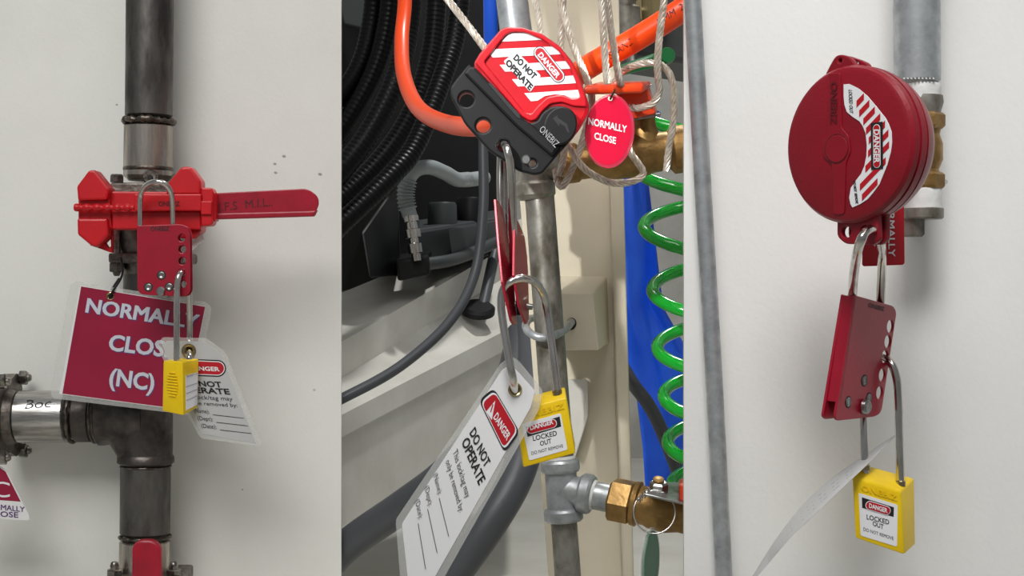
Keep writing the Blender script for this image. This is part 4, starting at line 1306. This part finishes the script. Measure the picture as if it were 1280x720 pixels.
# middle padlock
mf = [P(645, 513, 1.205), P(708, 497, 1.205), P(719.5, 567, 1.205), P(654, 585, 1.205)]
mb = [P(643, 500, 1.229), P(706, 483, 1.229), P(719, 556, 1.229), P(652, 572, 1.229)]
mA, mB = P(645, 505, 1.217), P(697, 489, 1.217)
pm = padlock('yellow padlock labelled LOCKED OUT hanging in front of the middle galvanised pipe', P(655, 585, 1.217), mf, mb,
             [mA + dnv, mA, P(644.5, 496, 1.206), P(643, 485, 1.194), P(640, 468, 1.184), P(633, 430, 1.186), P(626.5, 385, 1.189), P(629, 362, 1.189), (P(640, 351, 1.186)), P(655, 348, 1.188), P(670, 354, 1.198), P(680, 370, 1.210), P(684, 390, 1.216), P(691, 440, 1.216), mB, mB + dnv], R(5, 1.21))
lathe('shackle_collar', mB - V((0, 0, 0.003)), P(684, 390, 1.216) - mB, [(0, R(6.2, 1.21)), (R(6, 1.21), R(6.2, 1.21)), (R(7, 1.21), R(5, 1.21))], M['eyelet'], pm, 18)
MF = plane3(mf[0], mf[1], mf[3])
lock_label(MF, [(652, 530), (701, 516.5), (709.5, 562), (661.5, 575.8)], [(657, 533.5), (699.5, 520.5), (701.5, 533), (659.5, 546)],
           [('DANGER', (663, 537.5), (692, 529.5), (662, 532), 'white', 0.03), ('LOCKED', (666.5, 551), (696.5, 544), (665.5, 545.2), 'black', 0.012),
            ('OUT', (675.4, 557.3), (689.5, 553.5), (674.5, 551.8), 'black', 0.012), ('DO NOT REMOVE', (664.5, 568.5), (704, 559), (663.9, 564.6), 'black', 0.0)],
           pm, (664, 536.5), (690.5, 529.2), 5.6)
text(MF, 'ONEBIZ', (652, 525), (706, 510), (650.5, 518.5), M['yel'], pm, 0.02, 0.0008, 'moulded_lettering')

# middle tag
DT = Pl(P(600, 590, 1.185), (0.22, -1, 0.12))
dt = thing('lockout_tag', 'large laminated DO NOT OPERATE danger tag on the middle padlock', 'tag', P(540, 730, 1.17), 'laminated danger tags')
eh = [circ(DT, 643.5, 487, 5.5)]
plate('laminate', DT, [(640, 445.5), (648, 450), (679, 488), (674, 512), (545, 740), (503, 756), (494.5, 650), (627, 453)], 0.001, M['clear'], dt, bevel=0.0003, r=5, holes=eh)
df = DT.off(0.0003)
plate('card', df, [(639, 455), (669, 488.5), (663, 510), (538, 731), (512, 742), (502.5, 655), (628, 462)], 0.0014, M['card'], dt, bevel=0.0001, r=3, holes=eh)
x, y = DT.loc(643.5, 487)
lathe('eyelet', DT.w(x, y, -0.003), DT.n, [(0, R(6, 1.18)), (0.0005, R(9, 1.18)), (0.0045, R(9, 1.18)), (0.0055, R(7.6, 1.18)), (0.005, R(5.6, 1.18)), (0, R(5.4, 1.18))], M['eyelet'], dt, 24)
T = lambda a, b: (490 + a / 2.771, 460 + b / 2.771)
dq = DT.off(0.0005)


def inset(pts, k):
    cx = sum(p[0] for p in pts) / len(pts); cy = sum(p[1] for p in pts) / len(pts)
    return [(cx + (p[0] - cx) * k[0] if False else cx + (p[0] - cx) * k, cy + (p[1] - cy) * k) for p in pts]


dan = [T(300, 112), T(352, 68), T(443, 222), T(390, 296)]
plate('danger_border', dq, dan, 0, M['black'], dt, front=0.0002, r=9)
plate('danger_border', dq, inset(dan, 0.91), 0, M['white'], dt, front=0.0004, r=8)
plate('danger_panel', dq, inset(dan, 0.84), 0, M['redi'], dt, front=0.0006, r=7.5)
plate('warning_triangle', dq, [T(357, 113), T(325, 152), T(345, 180)], 0, M['white'], dt, front=0.0008)
plate('warning_mark', dq, [T(351, 127), T(347, 125), T(339, 152), T(342, 155)], 0, M['redi'], dt, front=0.0010)
text(dq, 'DANGER', T(350, 172), T(397, 252), T(364, 153), M['white'], dt, 0.025, 0.0008)
text(dq, 'DO NOT', T(268, 226), T(322, 347), T(287, 203), M['black'], dt, 0.02, 0.0004)
text(dq, 'OPERATE', T(240, 257), T(301, 407), T(263, 235), M['black'], dt, 0.02, 0.0004)
text(dq, 'This lock/tag may', T(210, 292), T(256, 452), T(226, 278), M['black'], dt, -0.005, 0.0004)
text(dq, 'only be removed by:', T(185, 326), T(234, 502), T(200, 312), M['black'], dt, -0.005, 0.0004)
for s, a, b, c, l0, l1 in (('(Name):', (143, 371), (160, 442), (157, 358), (162, 450), (195, 583)), ('(Dept):', (113, 416), (127, 482), (127, 403), (122, 488), (155, 640)), ('(Date):', (80, 462), (93, 526), (95, 450), (89, 538), (115, 697))):
    text(dq, s, T(*a), T(*b), T(*c), M['black'], dt, -0.008, 0.0004)
    plate('printed_line', dq, [T(*l0), T(l0[0] + 2.2, l0[1]), T(l1[0] + 2.2, l1[1]), T(*l1)], 0, M['black'], dt, front=0.0004)

# orange air hose
ohp = [P(503, -60, 2.22), P(506, 0, 2.2), P(502, 50, 2.15), P(505, 95, 2.05), P(522, 134, 1.9), P(556, 154, 1.72), P(603, 157, 1.5), P(660, 135, 1.38), P(735, 84, 1.30), P(790, 52, 1.285), P(850, 14, 1.275), P(910, -30, 1.29)]
oh = tube('air_hose', ohp, 0.0098, M['orange'], None, 24, 12)
tag(oh, 'bright orange air hose passing behind the cable lockout', 'hose')
HTp = Pl(P(790, 52, 1.285 - 0.0102), V((0.10, -1, 0)))
axl = (ohp[10] - ohp[8]).normalized()


def on_hose(q):
    b = ohp[8] + axl * (q - ohp[8]).dot(axl)
    best = min((b, ohp[9]), key=lambda c: 0)
    # nearest point on the sampled hose axis
    c = min(HS, key=lambda s: (s.x - q.x) ** 2 + (s.z - q.z) ** 2)
    d2 = (c.x - q.x) ** 2 + (c.z - q.z) ** 2
    return V((q.x, c.y - math.sqrt(max(1e-8, 0.0101 ** 2 - d2)), q.z))


HS = [p for p in spline(ohp, 60)[7 * 60:]]
text(HTp, 'JAYA  STANDARD  12 MM  2', (737, 90), (853, 15), (734, 82), M['dark'], oh, 0.0, 0, 'printed_lettering', warp=on_hose)

# ---- machine in the back of the bay
mc = thing('machine_cabinet', 'dark machine cabinet at the back left of the middle bay behind the hoses', 'machine', P(520, 345, 2.9))
hexa('back_panel', px8([(380, -160), (628, -160), (628, 330), (380, 372)], 3.4, 3.6), M['mach'], mc, 0.004)
hexa('side_plate', px8([(418, -20), (452, -20), (482, 42), (430, 30)], 3.3, 3.34), M['machg'], mc, 0.003)
hexa('lower_plate', [P(452, 290, 2.45), P(498, 225, 2.6), P(500, 345, 2.5), P(462, 348, 2.4), P(452, 290, 3.4), P(498, 225, 3.4), P(500, 312, 3.4), P(462, 312, 3.4)], M['mach'], mc, 0.004)
pb = thing('pump_block', 'charcoal pump housing with round caps on the white ledge of the skid', 'pump', P(560, 345, 2.5))
hexa('housing', [P(520, 287, 2.55), P(622, 272, 2.75), P(622, 318, 2.75), P(527, 342, 2.55), P(520, 275, 2.8), P(622, 262, 2.9), P(622, 300, 2.9), P(527, 322, 2.8)], M['machg'], pb, 0.006)
hexa('housing_step', [P(560, 285, 2.545), P(622, 275, 2.74), P(622, 312, 2.74), P(566, 330, 2.545), P(560, 285, 2.6), P(622, 275, 2.8), P(622, 312, 2.8), P(566, 330, 2.6)], M['machg'], pb, 0.004)
lathe('cap', P(553, 290, 2.66), V((0, 0, 1)), [(0, R(19, 2.66)), (R(34, 2.66), R(18, 2.66)), (R(37, 2.66), R(16, 2.66))], M['machg'], pb, 28)
lathe('cap', P(588, 284, 2.72), V((0, 0, 1)), [(0, R(19, 2.72)), (R(34, 2.72), R(18, 2.72)), (R(37, 2.72), R(16, 2.72))], M['mach'], pb, 28)
hexa('base_block', [P(494, 326, 2.47), P(536, 318, 2.47), P(538, 344, 2.47), P(497, 352, 2.47), P(494, 318, 2.6), P(540, 312, 2.6), P(540, 336, 2.6), P(497, 342, 2.6)], M['mach'], pb, 0.005)
tube('outlet_pipe', [P(530, 330, 2.48), P(560, 326, 2.52), P(585, 318, 2.6), P(622, 302, 2.7)], R(8, 2.5), M['machg'], pb, 14)
gh = thing('hydraulic_hose', 'grey hydraulic hose bent over into a bright steel fitting on the pump', 'hose', P(519, 325, 2.46))
tube('hose', [P(513, 272, 2.46), P(507, 250, 2.46), P(508, 230, 2.46), P(519, 213, 2.46), P(537, 209, 2.47), P(556, 216, 2.5), P(575, 225, 2.54), P(606, 222, 2.6)], R(9.5, 2.46), M['greyh'], gh, 18, 10)
corr('spring_guard', [P(510, 262, 2.46), P(507.5, 250, 2.46), P(507.5, 238, 2.46), P(510, 226, 2.46)], R(10.6, 2.46), M['greyh'], gh, R(4.2, 2.46), 0.25)
fa, fb = P(513, 270, 2.46), P(521, 326, 2.46)
ss = (fb - fa).length
lathe('fitting', fa, fb - fa, [(0, R(10, 2.46)), (ss * .12, R(10, 2.46)), (ss * .14, R(7, 2.46)), (ss * .28, R(7.5, 2.46)), (ss * .3, R(10, 2.46)), (ss * .48, R(10, 2.46)), (ss * .5, R(6, 2.46)), (ss * .6, R(6, 2.46)), (ss * .62, R(9, 2.46)), (ss * .82, R(9, 2.46)), (ss * .85, R(6, 2.46)), (ss, R(6, 2.46))], M['chrome'], gh, 20)
lathe('fitting', P(575, 225, 2.54), P(608, 222, 2.6) - P(575, 225, 2.54), [(0, R(9.5, 2.5)), (R(18, 2.5), R(9.5, 2.5)), (R(20, 2.5), R(8, 2.5)), (R(40, 2.5), R(8, 2.5))], M['galv'], gh, 20)
HOSES = [
    ('black ribbed hose nearest the left panel edge, top of the bay', [(470, -40, 2.5), (464, 30, 2.5), (446, 90, 2.48), (395, 158, 2.45)], 13),
    ('black ribbed hose second from left in the hose bundle', [(490, -40, 2.48), (484, 30, 2.48), (466, 93, 2.47), (427, 162, 2.45), (395, 200, 2.44)], 13),
    ('black ribbed hose third from left, crossing behind the orange hose', [(516, -40, 2.40), (509, 40, 2.40), (491, 108, 2.36), (460, 168, 2.33), (427, 212, 2.3), (395, 248, 2.28)], 14),
    ('black ribbed hose fourth from left in the hose bundle', [(548, -40, 2.64), (540, 60, 2.62), (515, 140, 2.58), (470, 206, 2.54), (395, 276, 2.48)], 14),
    ('black ribbed hose on the right of the hose bundle', [(578, -40, 2.52), (570, 40, 2.50), (552, 100, 2.46), (520, 180, 2.40), (490, 219, 2.36), (427, 280, 2.3), (395, 308, 2.28)], 13),
]
for lab, pts, r in HOSES:
    tag(corr('ribbed_hose', [P(*q) for q in pts], R(r, 2.4), M['blackr'], None, 0.008, 0.04, 18), lab, 'hose', 'bundle of black ribbed hoses')
tag(tube('power_cable', [P(606, 100, 2.3), P(604, 180, 2.28), P(604, 260, 2.26), P(594, 340, 2.24), P(562, 402, 2.2), P(500, 458, 2.16), P(430, 497, 2.13), P(395, 512, 2.13)], R(6.5, 2.2), M['hoseg'], None, 16, 10), 'dark cable curving down in front of the white skid steps', 'cable')
tag(tube('drain_hose', [P(400, 715, 2.14), P(440, 677, 2.13), P(505, 632, 2.1), P(560, 590, 2.06), P(610, 530, 2.1), P(640, 470, 2.2), P(650, 420, 2.4)], R(21, 2.1), M['hoseg'], None, 24, 10), 'thick dark grey hose lying along the foot of the white skid', 'hose')
tag(tube('suction_hose', [P(520, 790, 1.8), P(560, 728, 1.8), P(612, 655, 1.8), P(648, 590, 1.82), P(664, 520, 1.86), P(668, 440, 1.92), P(664, 380, 2.0)], R(22, 1.8), M['hoseg'], None, 24, 10), 'thick dark grey hose rising behind the large white tag', 'hose')

# white skid steps
sk = thing('machine_skid', 'white painted stepped machine skid running back along the middle bay', 'machine base', P(540, 640, 2.4))
prof_l = [(405, 375, 2.62), (405, 440, 2.27), (405, 486, 2.28), (405, 530, 2.135), (405, 558, 2.135), (405, 559, 2.15), (405, 672, 2.15)]
prof_r = [(665, 268, 3.2), (665, 290, 2.92), (665, 326, 2.93), (665, 396, 2.76), (665, 420, 2.76), (665, 421, 2.775), (665, 516, 2.775)]


def loft(name, pl_, pr2, m, parent, deep=0.6):
    a = [P(*q) for q in pl_]
    b = [P(*q) for q in pr2]
    a += [a[-1] + V((0, deep, 0)), a[0] + V((0, deep * 0.5, 0))]
    b += [b[-1] + V((0, deep, 0)), b[0] + V((0, deep * 0.5, 0))]
    n = len(a)
    return mk(name, a + b, [tuple(range(n)), tuple(range(n, 2 * n))] + [(i, (i + 1) % n, n + (i + 1) % n, n + i) for i in range(n)], m, parent, 0)


loft('upper_step', prof_l[:3], prof_r[:3], M['skid'], sk, 0.2)
loft('lower_step', prof_l[2:], prof_r[2:], M['skid'], sk, 0.5)
lf = thing('levelling_foot', 'round black levelling foot with grey post on the lower skid step', 'foot', P(597, 390, 2.72))
lathe('pad', P(597, 390, 2.64), V((0.1, -0.5, 1)), [(0, R(21, 2.72)), (R(6, 2.72), R(21, 2.72)), (R(9, 2.72), R(17, 2.72))], M['mach'], lf, 32)
rod('post', P(603, 386, 2.65), P(622, 300, 2.74), R(7, 2.72), M['hoseg'], lf, 18)

# blue strip beside the pipe, right background
tag(tube('blue_hose', [P(612, -80, 1.75), P(613, 0, 1.75), P(614, 60, 1.76), P(619, 130, 1.8)], R(9, 1.75), M['blue'], None, 18), 'blue hose beside the galvanised pipe at the top of the bay', 'hose')
rows_b = [[(772, 130), (790, 128), (808, 132), (822, 140)], [(770, 220), (785, 215), (800, 215), (806, 222)], [(770, 300), (790, 298), (806, 296), (818, 300)], [(772, 380), (794, 378), (812, 380), (829, 384)], [(780, 440), (806, 436), (834, 438), (862, 442)], [(796, 500), (822, 496), (848, 500), (880, 506)], [(806, 560), (832, 556), (852, 560), (880, 566)], [(812, 640), (826, 636), (850, 640), (880, 640)]]
vs, fs = [], []
for j, row in enumerate(rows_b):
    pts = spline([P(a, b, 1.78 + 0.015 * math.sin(j * 1.3 + k * 2.1)) for k, (a, b) in enumerate(row)], 5)
    vs += pts
nc = len(pts)
for j in range(len(rows_b) - 1):
    for k in range(nc - 1):
        fs.append((j * nc + k, j * nc + k + 1, (j + 1) * nc + k + 1, (j + 1) * nc + k))
me = bpy.data.meshes.new('tarpaulin')
me.from_pydata([tuple(v) for v in vs], [], fs)
bm = bmesh.new(); bm.from_mesh(me)
bmesh.ops.recalc_face_normals(bm, faces=bm.faces)
bmesh.ops.solidify(bm, geom=list(bm.faces), thickness=0.004)
bm.to_mesh(me); bm.free()
tag(finish('tarpaulin', me, M['blue'], None, 60), 'blue tarpaulin hanging behind the cream column and green coil', 'tarpaulin')
gc = []
cs = [(846, 140), (846, 213), (853, 285), (864, 365), (870, 437), (878, 497), (883, 555), (888, 610), (892, 660)]
for i in range(len(cs) - 1):
    for k in range(16):
        t_ = k / 16
        cx = cs[i][0] * (1 - t_) + cs[i + 1][0] * t_
        cy = cs[i][1] * (1 - t_) + cs[i + 1][1] * t_
        a = PI + 2 * PI * (t_)
        gc.append(P(cx, cy, 1.45) + V((R(48, 1.45) * math.cos(a), R(48, 1.45) * math.sin(a), R(9, 1.45) * math.sin(a))))
tag(tube('coil_hose', gc, R(8, 1.45), M['green'], None, 18, 2), 'bright green spiral air hose hanging beside the right panel', 'hose')
tag(tube('black_hose', [P(752, 410, 1.535), P(768, 440, 1.56), P(790, 478, 1.62), P(812, 508, 1.62), P(830, 545, 1.62), P(850, 600, 1.62), P(870, 680, 1.62)], R(8.5, 1.62), M['hoseg'], None, 16), 'dark hose slanting down between the column and the green coil', 'hose')
fv = thing('far_valve', 'hydraulic valve with shiny fittings and green lever behind the orange hose', 'valve', P(805, 90, 1.7))
hexa('valve_block', px8([(770, -40), (890, -40), (890, 84), (770, 66)], 1.75, 1.9), M['machg'], fv, 0.006)
lathe('fitting', P(785, 70, 1.7), P(782, -30, 1.7) - P(785, 70, 1.7), [(0, R(10, 1.7)), (R(20, 1.7), R(12, 1.7)), (R(24, 1.7), R(17, 1.7)), (R(60, 1.7), R(17, 1.7)), (R(64, 1.7), R(11, 1.7)), (R(100, 1.7), R(11, 1.7))], M['galvd'], fv, 24)
lathe('fitting', P(815, 30, 1.72), P(812, -30, 1.72) - P(815, 30, 1.72), [(0, R(12, 1.7)), (R(6, 1.7), R(19, 1.7)), (R(30, 1.7), R(19, 1.7)), (R(34, 1.7), R(12, 1.7)), (R(60, 1.7), R(12, 1.7))], M['eyelet'], fv, 8, 20)
hexa('lever', [P(772, 82, 1.60), P(832, 62, 1.60), P(836, 80, 1.60), P(772, 96, 1.60), P(772, 82, 1.615), P(832, 62, 1.615), P(836, 80, 1.615), P(772, 96, 1.615)], M['dgreen'], fv, 0.003)
lathe('lever_end', P(833, 71, 1.612), V((0, -1, 0)), [(0, R(10, 1.6)), (0.008, R(10.5, 1.6)), (0.014, R(9, 1.6))], M['dgreen'], fv, 24)
rod('lever_stem', P(790, 84, 1.61), P(790, 60, 1.76), R(7, 1.6), M['zinc'], fv, 14)
